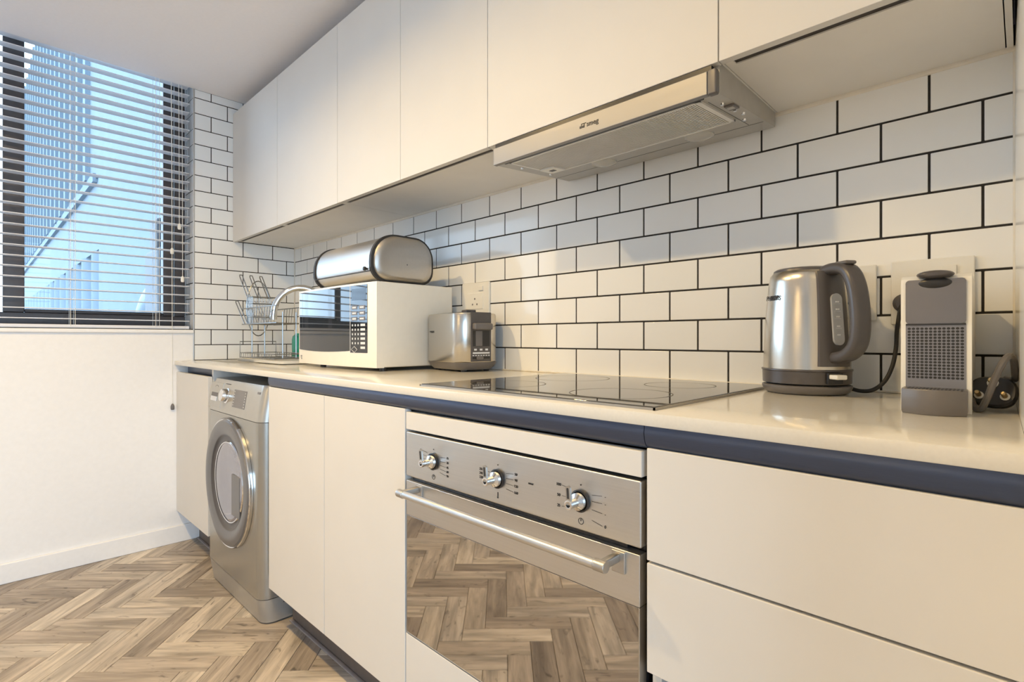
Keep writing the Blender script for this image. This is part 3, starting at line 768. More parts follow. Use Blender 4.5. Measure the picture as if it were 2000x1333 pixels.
# ================================================================ COOKTOP
ck = thing('cooktop', 'black glass ceramic cooktop set in the worktop', 'cooktop', (-0.70, 0.98, ZC))
mb = MB(); mb.box(-0.996, -0.402, 0.722, 1.248, ZC+0.0002, ZC+0.0055, 0.002, 2); part('glass', mb, M['black_glass'], ck, world=True)
mb = MB()
for a, b, c_, d_ in ((-0.998, -0.400, 0.7195, 0.7225), (-0.998, -0.400, 1.2475, 1.2505), (-0.998, -0.9955, 0.7195, 1.2505), (-0.4025, -0.400, 0.7195, 1.2505)): mb.box(a, b, c_, d_, ZC+0.0001, ZC+0.0040)
part('rim', mb, M['steel_dull'], ck, world=True, sm=False)
for x, y, r in ((-0.85, 0.86, 0.085), (-0.55, 0.86, 0.095), (-0.85, 1.10, 0.095), (-0.55, 1.10, 0.075)):
    mb = MB(); n = 48
    mb.rings([[(x+q*math.cos(2*math.pi*k/n), y+q*math.sin(2*math.pi*k/n), ZC+0.0058) for k in range(n)] for q in (r, r+0.0022)], False, False)
    part('heating_ring', mb, mat('ring_print', (0.10, 0.085, 0.06), 0.4), ck, world=True)

# ================================================================ WASHING MACHINE
wm = thing('washing_machine', 'silver front-loading washing machine in the bay under the worktop', 'washing machine', (-2.178, 0.98, 0))
wx0, wx1, wy = -2.468, -1.886, 0.690
M['wm'] = mat('silver_enamel', (0.40, 0.39, 0.355), 0.27, metal=0.75, noise=0.02)
M['wm2'] = mat('silver_fascia', (0.47, 0.46, 0.43), 0.3, metal=0.6, noise=0.02)
def wm_plan(y, r=0.042, back=1.26, inset=0.0):
    x0, x1 = wx0+inset, wx1-inset; y = y+inset
    pts = [(x0, back), (x0, y+r)] + [(x0+r-r*math.cos(R(a)), y+r-r*math.sin(R(a))) for a in range(15, 90, 15)] + [(x0+r, y)]
    pts += [(x1-r, y)] + [(x1-r+r*math.sin(R(a)), y+r-r*math.cos(R(a))) for a in range(15, 90, 15)] + [(x1, y+r), (x1, back)]
    return pts
mb = MB(); mb.prism(wm_plan(wy), 'z', 0.092, 0.7085); part('cabinet', mb, M['wm'], wm, world=True)
# kick panel, tapering in towards the floor
mb = MB(); a_, b_ = wm_plan(wy), wm_plan(wy, inset=0.0); c_ = [(x, y+(0.010 if y < 0.8 else 0)) for x, y in wm_plan(wy, inset=0.004)]; a_ = wm_plan(wy, inset=0.0015)
mb.rings([[(x, y, 0.006) for x, y in c_], [(x, y, 0.06) for x, y in [(p[0], p[1]+(0.004 if p[1] < 0.8 else 0)) for p in a_]], [(x, y, 0.0890) for x, y in a_]]); part('kick_panel', mb, M['wm2'], wm, world=True)
mb = MB(); mb.prism(wm_plan(wy, inset=0.02), 'z', 0.0, 0.093); part('foot_skirt', mb, M['black'], wm, world=True)
mb = MB(); top = [(x, y+(0.026 if y < 0.8 else 0)) for x, y in wm_plan(wy)]
mid = [(x, y+(0.005 if y < 0.8 else 0)) for x, y in wm_plan(wy)]
mb.rings([[(x, y, 0.7105) for x, y in wm_plan(wy)], [(x, y, 0.745) for x, y in mid], [(x, y, 0.815) for x, y in [(p[0], p[1]+(0.017 if p[1] < 0.8 else 0)) for p in wm_plan(wy)]], [(x, y, 0.838) for x, y in top]])
fas = part('control_fascia', mb, M['wm2'], wm, world=True, ang=0.5)
def on_f(z): return wy + (0.005*(z-0.7105)/0.0345 if z < 0.745 else 0.005+0.012*(z-0.745)/0.07)
def fplate(x0, x1, z0, z1, t, mt, name, parent, off=0.0):
    mb = MB(); A = [(x0, z0), (x1, z0), (x1, z1), (x0, z1)]
    F = [mb.bm.verts.new((x, on_f(z)-t-off, z)) for x, z in A]; B = [mb.bm.verts.new((x, on_f(z)+0.002, z)) for x, z in A]
    mb.bm.faces.new(F); mb.bm.faces.new(B[::-1])
    for i in range(4): mb.bm.faces.new((F[i], F[(i+1) % 4], B[(i+1) % 4], B[i]))
    return part(name, mb, mt, parent, world=True)
dr = fplate(wx0+0.012, wx0+0.155, 0.724, 0.822, 0.0010, M['wm2'], 'detergent_drawer', fas)
fplate(wx0+0.030, wx0+0.105, 0.748, 0.782, 0.0012, M['dgrey'], 'grip', dr, 0.0004)
fplate(wx0+0.030, wx0+0.105, 0.748, 0.766, 0.0016, M['chrome'], 'grip_lip', dr, 0.0004)
dsp = fplate(wx0+0.290, wx0+0.420, 0.742, 0.808, 0.0012, mat('display_grey', (0.17, 0.165, 0.17), 0.3), 'display', fas)
for k in range(6):
    for sx in (0.296, 0.408):
        fplate(wx0+sx, wx0+sx+0.005, 0.748+k*0.0100, 0.751+k*0.0100, 0.0004, M['light_print'], 'display_mark', dsp, 0.0014)
kx, kz = wx0+0.212, 0.778
ky = on_f(kz); Mx = Matrix.Translation((kx, ky+0.002, kz)) @ Matrix.Rotation(R(90-10), 4, 'X')
mb = MB(); mb.lathe([(0.030, 0), (0.030, 0.004), (0.0255, 0.006), (0.0245, 0.022), (0.0225, 0.025), (0.001, 0.0255)], 32, mat=Mx); part('dial', mb, M['chrome'], fas, world=True)
mb = MB(); mb.tube([(wx0+0.080+0.016*math.cos(q), on_f(0.806)-0.0004, 0.806+0.005*math.sin(q)) for q in [2*math.pi*k/20 for k in range(20)]], 0.0011, 5, closed=True); part('emblem', mb, M['mgrey'], fas, world=True)
for k in range(5):
    fplate(wx0+0.18+k*0.012, wx0+0.184+k*0.012, 0.822, 0.824, 0.0003, M['dark_print'], 'print', fas, 0.0006)
fplate(wx0+0.52, wx0+0.545, 0.806, 0.814, 0.0003, M['mgrey'], 'print', fas, 0.0006)
# porthole door
dcx, dcz = -2.190, 0.452
Md = Matrix.Translation((dcx, wy, dcz)) @ Matrix.Rotation(R(90), 4, 'X')
M['ring'] = mat('satin_grey_ring', (0.19, 0.187, 0.19), 0.32, metal=0.5, noise=0.02)
mb = MB(); mb.lathe([(0.243, -0.001), (0.246, 0.003), (0.246, 0.008), (0.243, 0.010), (0.238, 0.010)], 64, mat=Md, cap0=False, cap1=False); dr_ = part('porthole_door', mb, M['dgrey'], wm, world=True, label='round porthole door')
mb = MB(); mb.lathe([(0.238, 0.008), (0.240, 0.012), (0.235, 0.018), (0.220, 0.020), (0.200, 0.018), (0.182, 0.012)], 64, mat=Md, cap0=False, cap1=False); part('door_ring', mb, M['ring'], dr_, world=True)
mb = MB(); mb.lathe([(0.184, 0.013), (0.178, 0.006), (0.166, 0.0025), (0.150, 0.002)], 64, mat=Md, cap0=False, cap1=False); part('inner_bezel', mb, M['dgrey'], dr_, world=True)
mb = MB(); mb.lathe([(0.156, 0.0022), (0.150, 0.0055), (0.135, 0.0065), (0.09, 0.0050), (0.0001, 0.0040)], 64, mat=Md, cap0=False, cap1=False)
part('porthole_glass', mb, mat('porthole_glass', (0.36, 0.36, 0.41), 0.05, metal=0.6, noise=0.05), dr_, world=True)
mb = MB(); mb.lathe([(0.157, 0.0030), (0.154, 0.0070), (0.150, 0.0062)], 64, mat=Md, cap0=False, cap1=False); part('glass_rim', mb, M['chrome'], dr_, world=True)
mb = MB(); mb.lathe([(0.237, 0.011), (0.2425, 0.014), (0.2435, 0.009)], 64, mat=Md, cap0=False, cap1=False); part('trim_ring', mb, M['chrome'], dr_, world=True)
mb = MB(); pp = [(dcx+0.2445*math.cos(R(a)), dcz+0.2445*math.sin(R(a))) for a in range(-62, 63, 4)]
mb.sweep([(x, wy-0.006, z) for x, z in pp], [(-0.003, -0.005), (0.003, -0.005), (0.003, 0.005), (-0.003, 0.005)], up=(0, 1, 0)); part('door_handle', mb, M['chrome'], dr_, world=True)
mb = MB(); mb.box(dcx+0.045, dcx+0.130, wy-0.0085, wy-0.002, dcz-0.115, dcz+0.04, 0.002, 2); part('drum_paddle', mb, M['ring'], dr_, world=True)
mb = MB(); mb.box(wx1-0.0005, wx1+0.0012, 0.77, 0.86, 0.065, 0.155, 0.0005, 1); part('side_recess', mb, M['mgrey'], wm, world=True)

# ================================================================ MICROWAVE
mx0, mx1, my0, my1, mz0, mz1 = -2.118, -1.527, 0.915, 1.250, 0.9065, 1.1945
mw = thing('microwave', 'white microwave oven with dark glass door on the worktop', 'microwave', ((mx0+mx1)/2, (my0+my1)/2, ZC))
mb = MB(); mb.box(mx0, mx1, my0+0.028, my1, mz0, mz1, 0.005, 2); part('body', mb, M['mw_white'], mw, world=True)
def bow(x):      # gently bowed front
    t = (x-(mx0+mx1)/2)/((mx1-mx0)/2); return my0 + 0.014*t*t
def bowed(x0, x1, z0, z1, off, thick, mt, name, parent, n=14, curve_bottom=0.0, r=0.0):
    mb = MB(); rg = []
    for i in range(n+1):
        x = x0+(x1-x0)*i/n; y = bow(x)-off
        zb = z0 - curve_bottom*(1-((2*i/n)-1)**2)
        rg.append([(x, y, zb), (x, y, z1), (x, y+thick, z1), (x, y+thick, zb)])
    mb.rings(rg); return part(name, mb, mt, parent, world=True, ang=0.4)
fas = bowed(mx0+0.0005, mx1-0.0005, mz0-0.001, mz1-0.001, 0.0, 0.0285, M['mw_white'], 'fascia', mw)
bowed(mx0+0.010, mx0+0.436, 0.9610, mz1-0.008, 0.0012, 0.004, M['dark_glass'], 'door', mw, curve_bottom=0.006)
bowed(mx0+0.4365, mx0+0.4385, 0.955, mz1-0.008, 0.0016, 0.004, M['light_print'], 'door_seam', mw)
cp = bowed(mx0+0.439, mx0+0.540, 0.9550, mz1-0.008, 0.0012, 0.004, M['dark_glass'], 'control_panel', mw)
bowed(mx0+0.447, mx0+0.532, 1.135, 1.175, 0.0016, 0.002, mat('lcd_window', (0.03, 0.05, 0.09), 0.1), 'display', cp, n=4)
for row in range(3):
    for c_ in range(2):
        x = mx0+0.447+c_*0.046; z = 1.104-row*0.0195
        bowed(x, x+0.034, z, z+0.013, 0.0020, 0.001, M['mgrey'], 'button', cp, n=2)
        bowed(x+0.006, x+0.028, z+0.004, z+0.009, 0.0024, 0.001, M['light_print'], 'button_print', cp, n=2)
for row in range(6):
    z = 1.046-row*0.0155
    for c_ in range(3):
        if row > 4: continue
        x = mx0+0.450+c_*0.0175
        bowed(x, x+0.0055, z, z+0.007, 0.0018, 0.001, M['light_print'], 'numeral_key', cp, n=1)
    x = mx0+0.502; bowed(x, x+0.026, z, z+0.008, 0.0018, 0.001, M['light_print'], 'button_print', cp, n=2)
mb = MB(); cx_, cz_ = mx0+0.464, 0.966
for a, b in (((-0.020, 0), (0, 0.0105)), ((0, 0.0105), (0.020, 0)), ((0.020, 0), (0, -0.0105)), ((0, -0.0105), (-0.020, 0))):
    mb.tube([(cx_+a[0], bow(cx_)-0.0018, cz_+a[1]), (cx_+b[0], bow(cx_)-0.0018, cz_+b[1])], 0.0009, 4)
part('start_key', mb, M['light_print'], cp, world=True)
mb = MB(); mb.box(mx0+0.022, mx0+0.042, bow(mx0+0.03)-0.0005, bow(mx0+0.03)+0.003, 0.934, 0.937); mb.box(mx0+0.022, mx0+0.036, bow(mx0+0.03)-0.0005, bow(mx0+0.03)+0.003, 0.928, 0.931); mb.box(mx0+0.026, mx0+0.044, bow(mx0+0.03)-0.0005, bow(mx0+0.03)+0.003, 0.922, 0.925)
part('badge', mb, M['dark_print'], fas, world=True)
for x in (mx0+0.14, mx1-0.02):
    for y in (my0+0.05, my1-0.05):
        mb = MB(); mb.lathe([(0.011, 0), (0.012, 0.008), (0.012, 0.0128)], 16, (x, y, ZC+0.0003)); part('foot', mb, M['black'], mw, world=True)
mb = MB(); mb.disc((mx1+0.0004, my0+0.24, 0.932), 0.003, 'x', 10); part('screw_hole', mb, M['black'], mw, world=True)

# ================================================================ BREAD BIN
bn = thing('bread_bin', 'brushed steel roll-top bread bin standing on the microwave', 'bread bin', (-1.755, 1.045, mz1+0.0024))
def bin_prof(s=1.0, n=8, dz=0.0):
    w, h = 0.125, 0.167
    pts = []
    # (y,z) outline: full rounded front top, tighter rear, flat base
    segs = [(-w+0.055, 0.055, 0.055, 180, 270), (w-0.05, 0.05, 0.05, 270, 360), (w-0.075, h-0.080, 0.075, 0, 90), (-w+0.095, h-0.100, 0.095, 90, 180)]
    for cy, cz, r, a0, a1 in segs:
        for i in range(n+1):
            a = R(a0+(a1-a0)*i/n); rr = r
            pts.append((cy+rr*math.cos(a), cz+rr*math.sin(a)))
    c = (0, h/2); m_ = 72
    P = pts + [pts[0]]; cum = [0.0]
    for p, q in zip(P, P[1:]): cum.append(cum[-1]+math.hypot(q[0]-p[0], q[1]-p[1]))
    out = []; j = 0
    for i in range(m_):
        t = cum[-1]*i/m_
        while cum[j+1] < t: j += 1
        f = (t-cum[j])/max(1e-9, cum[j+1]-cum[j]); out.append((P[j][0]+(P[j+1][0]-P[j][0])*f, P[j][1]+(P[j+1][1]-P[j][1])*f))
    return [(y*s, c[1]+(z-c[1])*s) for y, z in out]
L2 = 0.213
bp_ = bin_prof(1.022)
mb = MB(); mb.rings([[(-L2+0.012, y, z) for y, z in bin_prof(0.975)], [(L2-0.012, y, z) for y, z in bin_prof(0.975)]]); part('shell', mb, M['steel_h'], bn)
for s_ in (-1, 1):
    mb = MB(); mb.rings([[(s_*(L2-0.015), y, z) for y, z in bp_], [(s_*(L2-0.003), y, z) for y, z in bp_], [(s_*(L2-0.001), y, z) for y, z in bin_prof(0.975)]]); ec = part('end_rim', mb, M['black_soft'], bn)
    mb = MB(); mb.rings([[(s_*(L2-0.003), y, z) for y, z in bin_prof(0.95)], [(s_*(L2+0.004), y, z) for y, z in bin_prof(0.93)], [(s_*(L2+0.010), y, z) for y, z in bin_prof(0.86)], [(s_*(L2+0.012), y, z) for y, z in bin_prof(0.76)], [(s_*(L2+0.0125), y, z) for y, z in bin_prof(0.4)], [(s_*(L2+0.0126), y, z) for y, z in bin_prof(0.05)]])
    part('end_panel', mb, M['steel_dull'], ec)
    mb = MB(); mb.disc((s_*(L2+0.0129), 0.005, 0.062), 0.0022, 'x', 10); part('rivet', mb, M['black'], ec)
# roll-top lid: outer skin from low front over the top
front_arc = [p for p in bin_prof(0.985) if p[1] > 0.032 and p[0] < 0.03]
front_arc = sorted(front_arc, key=lambda p: math.atan2(p[1]-0.03, -(p[0]-0.03)))
mb = MB(); rg = []
for x in (-L2+0.0135, L2-0.0135): rg.append([(x, y, z) for y, z in front_arc]+[(x, y*0.975+0.002, 0.0835+(z-0.0835)*0.975) for y, z in front_arc[::-1]])
mb.rings(rg); ld = part('lid', mb, M['steel_h'], bn)
mb = MB(); mb.tube([(-L2+0.014, -0.1245, 0.032), (L2-0.014, -0.1245, 0.032)], 0.0016, 6); part('lid_lip', mb, M['black_soft'], ld)
mb = MB(); mb.lathe([(0.004, 0), (0.004, 0.006), (0.007, 0.008), (0.007, 0.014), (0.004, 0.016)], 16, mat=Matrix.Translation((L2-0.03, -0.124, 0.04)) @ Matrix.Rotation(R(90), 4, 'X')); part('lid_knob', mb, M['black'], ld)

# ================================================================ TOASTER
ts = thing('toaster', 'brushed steel toaster with dark plastic ends beside the microwave', 'toaster', (-1.397, 1.184, ZC+0.0003), R(-8.7))
tl_, td, th = 0.242, 0.158, 0.194
def tplan(l, d, r, b=0.0, n=6, x0=None, x1=None):
    """rounded-rectangle plan with softly bowed long sides"""
    pts = []
    for p in rrect(l, d, r, n):
        x, y = p; k = b*(1-(2*x/l)**2); pts.append((x, y+(k if y > 0 else -k)))
    return pts
def tsleeve(l, x0, x1, z0, z1, d, b, n=20):
    mb = MB(); rg = []
    f = [(x0+(x1-x0)*i/n) for i in range(n+1)]
    lo = [(x, -(d/2+b*(1-(2*x/l)**2))) for x in f]; hi = [(x, d/2+b*(1-(2*x/l)**2)) for x in f[::-1]]
    out = lo+hi
    mb.rings([[(x, y, z0) for x, y in out], [(x, y, z1-0.01) for x, y in out], [(x, y*0.985, z1-0.002) for x, y in out], [(x, y*0.95, z1) for x, y in out]])
    return mb
def tshell(z0, z1, o=0.0):
    rr = rrect(tl_-2*o, td-2*o, 0.044-o, 10); out = []
    for (x, y), (x2, y2) in zip(rr, rr[1:]+rr[:1]):
        n_ = 10 if abs(x2-x) > 0.05 else 1
        for k in range(n_):
            X = x+(x2-x)*k/n_; Y = y+(y2-y)*k/n_
            b_ = 0.006*max(0, 1-(2*X/tl_)**2); out.append((X, Y+(b_ if Y > 0 else -b_)))
    return out
sh = tshell(0, 0)
mb = MB(); mb.rings([[(x*k, y*k, z) for x, y in sh] for z, k in ((0.031, 0.985), (0.034, 1.0), (th-0.008, 1.0), (th-0.002, 0.985), (th, 0.95))]); part('steel_wrap', mb, M['steel_v'], ts)
mb = MB(); mb.rings([[(x, y, z) for x, y in tplan(tl_-o, td-o*0.8, 0.032, 0.006)] for z, o in ((0.006, 0.040), (0.014, 0.022), (0.028, 0.004), (0.031, 0.002))]); part('base', mb, M['mgrey'], ts)
for x in (-0.085, 0.085):
    for y in (-0.045, 0.045):
        mb = MB(); mb.lathe([(0.010, 0.0), (0.011, 0.008)], 12, (x, y, 0)); part('foot', mb, M['black'], ts)
mb = MB(); mb.prism(rrect(0.19, 0.105, 0.02), 'z', th, th+0.003); tp = part('top_plate', mb, M['dgrey'], ts)
for y in (-0.026, 0.026):
    mb = MB(); mb.box(-0.075, 0.06, y-0.014, y+0.014, th+0.0025, th+0.0036); part('bread_slot', mb, M['black'], tp)
mb = MB(); mb.box(0.062, 0.092, -0.04, 0.0, th+0.002, th+0.011, 0.003, 2); part('warming_rack_lever', mb, M['dgrey'], ts)
xe = tl_/2
mb = MB(); mb.box(-xe-0.0012, -xe+0.002, -0.040, 0.040, 0.034, th+0.002, 0.001, 1); part('rear_end_panel', mb, M['dgrey'], ts)
mb = MB(); mb.box(xe-0.002, xe+0.0012, -0.0400, 0.0400, 0.034, th+0.002, 0.001, 1); ep = part('end_panel', mb, M['dgrey'], ts)
mb = MB(); mb.box(xe+0.0006, xe+0.0016, -0.033, 0.033, 0.084, 0.135); part('lever_slot', mb, M['black'], ep)
mb = MB(); mb.box(xe+0.001, xe+0.0022, -0.022, 0.004, 0.085, 0.134, 0.0004, 1); part('slot_guide', mb, M['mgrey'], ep)
mb = MB(); mb.box(xe, xe+0.020, -0.036, 0.036, 0.138, 0.160, 0.005, 2); part('lever', mb, M['mgrey'], ep)
mb = MB()
for k in range(3): mb.box(xe+0.001, xe+0.0022, -0.028+k*0.022, -0.018+k*0.022, 0.070, 0.076)
mb.box(xe+0.001, xe+0.002, -0.033, 0.033, 0.0595, 0.0645)
for k in range(7): mb.box(xe+0.001, xe+0.002, -0.034+k*0.0102, -0.028+k*0.0102, 0.0525, 0.0555)
part('browning_print', mb, M['light_print'], ep)
mb = MB(); mb.box(xe+0.0008, xe+0.002, -0.034, 0.034, 0.043, 0.0495); part('slider_track', mb, M['black'], ep)
mb = MB(); mb.box(xe+0.001, xe+0.008, -0.020, 0.006, 0.0405, 0.0515, 0.002, 1); part('slider', mb, M['mgrey'], ep)
lettering('PHILIPS', 0.0098, M['dark_print'], ts, (-0.058, -td/2-0.0052, 0.132), (R(90), 0, 0), bold=0.0003)

# ================================================================ KETTLE
kt = thing('electric_kettle', 'tapered brushed steel electric kettle with grey handle', 'kettle', (-0.3165, 1.180, ZC+0.0003), R(-37)); KS = 0.96
mb = MB(); mb.lathe([(r*KS, z) for r, z in [(0.072, 0), (0.079, 0.004), (0.0838, 0.012), (0.0838, 0.0165), (0.080, 0.018)]], 64); part('power_base', mb, M['mgrey'], kt)
mb = MB(); mb.lathe([(r*KS, z) for r, z in [(0.074, 0.018), (0.078, 0.0205), (0.0825, 0.0215), (0.0832, 0.045), (0.0850, 0.0465), (0.0846, 0.049), (0.081, 0.050)]], 64); col_ = part('collar', mb, M['dgrey'], kt)
kprof = [(r*KS, z) for r, z in [(0.0815, 0.0498), (0.0810, 0.075), (0.0795, 0.11), (0.0770, 0.15), (0.0738, 0.19), (0.0705, 0.222), (0.0675, 0.236), (0.0620, 0.2425)]]
M['kettle_steel'] = brushed('kettle_steel', (0.62, 0.575, 0.50), 0.22, (70, 70, 1), 0.04)
mb = MB(); mb.lathe(kprof, 72); part('body', mb, M['kettle_steel'], kt)
mb = MB(); mb.lathe([(r*KS, z) for r, z in [(0.0620, 0.2424), (0.0610, 0.2465), (0.0560, 0.2495), (0.02, 0.2505), (0.0001, 0.2508)]], 56); part('lid', mb, M['dgrey'], kt)
def kr(z):
    for (r0, z0), (r1, z1) in zip(kprof, kprof[1:]):
        if z0 <= z <= z1: return r0+(r1-r0)*(z-z0)/(z1-z0)
    return 0.06
def srect(w, t, n=4, k=0.45):
    r = min(w, t)*k; return [(a, b) for a, b in rrect(t, w, r, n)]
mb = MB(); rg = []                                     # spine strip hugging the body
for i in range(15):
    z = 0.056+i*(0.182/14); r = kr(z)
    wd = 0.034-0.006*i/14
    a0 = wd/r
    rg.append([((r+o)*math.cos(a), (r+o)*math.sin(a), z) for a, o in ((-a0, -0.004), (-a0*0.9, 0.006), (-a0*0.55, 0.0085), (a0*0.55, 0.0085), (a0*0.9, 0.006), (a0, -0.004))])
mb.rings(rg); sp = part('handle_spine', mb, M['dgrey'], kt)
mb = MB(); mb.prism(rrect(0.022, 0.098, 0.0109, 6, 0, 0.145), 'x', 0, 0.004)
bmesh.ops.rotate(mb.bm, cent=(0, 0, 0.145), matrix=Matrix.Rotation(R(-5.0), 3, 'Y'), verts=mb.bm.verts)
bmesh.ops.translate(mb.bm, verts=mb.bm.verts, vec=(kr(0.145)+0.0075, 0, 0)); ga = part('water_gauge', mb, M['gauge'], kt)
mb = MB()
for i, z in enumerate((0.112, 0.128, 0.146, 0.160, 0.174)):
    r = kr(z)+0.0128; mb.box(r-0.0015, r-0.0006, -0.006, 0.006, z, z+0.0008); mb.box(r-0.0015, r-0.0006, -0.004, 0.003, z+0.0025, z+0.0055)
part('gauge_marks', mb, M['light_print'], ga)
path = spline([(0.060, 0, 0.2385), (0.085, 0, 0.2410), (0.112, 0, 0.2330), (0.128, 0, 0.205), (0.1355, 0, 0.165), (0.1370, 0, 0.125), (0.130, 0, 0.096), (0.110, 0, 0.079), (0.080, 0, 0.072)], 5)
sec = [(a, b) for a, b in rrect(0.020, 0.034, 0.008, 4)]
mb = MB(); mb.sweep(path, sec, up=(0, 1, 0)); part('handle', mb, M['dgrey'], kt, label='chunky grey loop handle')
mb = MB(); mb.box(0.086, 0.118, -0.011, 0.011, 0.2445, 0.2515, 0.003, 2); part('lid_button', mb, M['mgrey'], kt)
mb = MB(); mb.box(0.0775, 0.0850, -0.020, 0.012, 0.0235, 0.0445, 0.001, 1); sw_ = part('switch_recess', mb, M['black'], col_)
mb = MB(); mb.box(0.0790, 0.1040, -0.018, 0.004, 0.0330, 0.0415, 0.002, 2); part('switch_lever', mb, M['white_pl'], sw_)
a_ = R(-93); lettering('PHILIPS', 0.0125, M['dark_print'], kt, ((kr(0.19)+0.0009)*math.cos(a_), (kr(0.19)+0.0009)*math.sin(a_), 0.19), (R(85), 0, a_+R(90)), bold=0.0004)

# ================================================================ COFFEE MACHINE
cf = thing('coffee_machine', 'slim white capsule coffee machine with dark front by the end panel', 'coffee machine', (-0.094, 1.0, ZC+0.0003), R(2))
wv, hv = 0.0410, 0.2045
mb = MB(); mb.prism([(-0.005, 0.0), (0.255, 0.0), (0.255, 0.17), (0.235, 0.197), (0.20, hv), (0.010, hv), (-0.002, hv-0.006), (-0.005, hv-0.016)], 'x', -wv, wv); part('shell', mb, M['white_pl'], cf)
mb = MB(); mb.prism(rrect(0.0700, 0.066, 0.005, 5, 0, 0.164), 'y', -0.0075, 0.0); part('front_panel', mb, mat('satin_dark_panel', (0.20, 0.19, 0.19), 0.24, metal=0.6, noise=0.02), cf)
M['grille'] = mat('blue_grey_grille', (0.22, 0.225, 0.26), 0.4, noise=0.03)
mb = MB(); mb.box(-0.0350, 0.0350, -0.0058, 0.0, 0.036, 0.1305); gr = part('grille', mb, M['grille'], cf)
mb = MB()
for i in range(13):
    for j in range(17): mb.disc((-0.0306+i*0.0051, -0.0061, 0.0510+j*0.00455), 0.0021, 'y', 10, r2=0.0018)
h_ = part('perforation', mb, M['black'], gr, sm=False); h_['kind'] = 'stuff'
mb = MB(); mb.box(-0.0345, 0.0345, -0.0075, -0.0050, 0.1290, 0.1315); part('outlet_slot', mb, M['black'], cf)
mb = MB(); fp = [(-0.037, -0.004)] + [(-0.037+0.074*t, -0.040-0.016*math.sin(math.pi*t)) for t in [k/12 for k in range(13)]] + [(0.037, -0.004)]
mb.rings([[(x*0.97, y*0.97, 0.0) for x, y in fp], [(x, y, 0.004) for x, y in fp], [(x, y, 0.0345) for x, y in fp], [(x*0.985, y*0.985, 0.036) for x, y in fp]]); dt = part('drip_tray', mb, M['mgrey'], cf)
mb = MB()
for k in range(15):
    x = -0.030+k*0.0043; mb.box(x, x+0.0022, -0.044, -0.012, 0.0355, 0.0366)
sgr = part('tray_slots', mb, M['black'], dt); sgr['kind'] = 'stuff'
mb = MB(); rg = []
for k in range(9):
    t = math.pi*k/8; y = -0.016+0.034*(1-math.cos(t))/2*0.9-0.002; w_ = 0.0225*(0.55+0.45*math.sin(t)) ; h_2 = 0.002+0.0045*math.sin(t)
    rg.append([(a, y, hv-0.0005+b) for a, b in [(w_*math.cos(q), h_2*math.sin(q)) for q in [2*math.pi*m_/20 for m_ in range(20)]]])
mb.rings(rg); part('capsule_lever', mb, M['dgrey'], cf)
mb = MB(); mb.lathe([(0.020, 0.0), (0.016, 0.002), (0.010, 0.003)], 24, mat=Matrix.Translation((0, -0.0073, 0.1915)) @ Matrix.Scale(0.40, 4, (0, 0, 1)) @ Matrix.Rotation(R(90), 4, 'X')); part('lever_recess', mb, M['black'], cf)

# ================================================================ SOCKETS
def outlet(x, z, w, h, label, knob=False):
    t = thing('power_outlet', label, 'outlet', (x, YB-0.0005, z), group='wall sockets')
    mb = MB(); mb.box(-w/2, w/2, -0.009, -0.0005, -h/2, h/2, 0.002, 2); p_ = part('cover_plate', mb, M['white_pl'], t)
    mb = MB(); mb.box(-w*0.30, w*0.30, -0.011, -0.008, -h*0.32, h*0.18, 0.002, 2); f_ = part('socket_face', mb, M['white_pl'], t)
    mb = MB()
    for a, b in ((0, 0.0), (-0.012, -0.02), (0.012, -0.02)): mb.disc((a, -0.0112, b), 0.0036, 'y', 12)
    part('socket_hole', mb, M['mgrey'], f_)['kind'] = 'stuff'
    mb = MB(); mb.box(w*0.14, w*0.30, -0.013, -0.008, h*0.24, h*0.38, 0.001, 1); part('rocker_switch', mb, M['white_pl'], t)
    return t
outlet(-0.1265, 1.0935, 0.126, 0.125, 'white wall socket plate behind the coffee machine')
outlet(-0.2710, 1.0970, 0.115, 0.114, 'white wall socket plate partly hidden behind the kettle')
outlet(-1.4310, 1.1480, 0.145, 0.118, 'white wall socket plate above the toaster')
# kettle lead, up to the socket
def PX(px, py, ax, val):          # a sight line of the camera met with a plane of the room
    s, c, f = math.sin(YAW), math.cos(YAW), 1025.605
    t = (px-1000)/f; v = -(py-662.094)/f
    r = Vector((t*c-s, t*s+c, v)); i = 'xyz'.index(ax); C = Vector((0, 0, CZ)); return C + r*((val-C[i])/r[i])
kc = [PX(1655, 757, 'y', 1.225), PX(1680, 764, 'y', 1.22), PX(1705, 762, 'y', 1.22), PX(1728, 745, 'y', 1.23), PX(1743, 715, 'y', 1.24), PX(1750, 680, 'y', 1.25), PX(1752, 645, 'y', 1.258), PX(1760, 600, 'y', 1.264), PX(1772, 592, 'y', 1.266)]
for p in kc: p.z = max(p.z, ZC+0.0045)
mb = MB(); mb.tube(spline(kc, 6), 0.0038, 10); tc_ = part('power_lead', mb, M['black_soft'], kt, world=True, label='dark lead curving up to the socket')
mb = MB(); q = kc[-1]; mb.lathe([(0.012, 0), (0.018, 0.006), (0.018, 0.0135)], 20, mat=Matrix.Translation((q.x-0.006, q.y-0.0035, q.z)) @ Matrix.Rotation(R(-90), 4, 'X')); part('plug', mb, M['dgrey'], tc_, world=True)

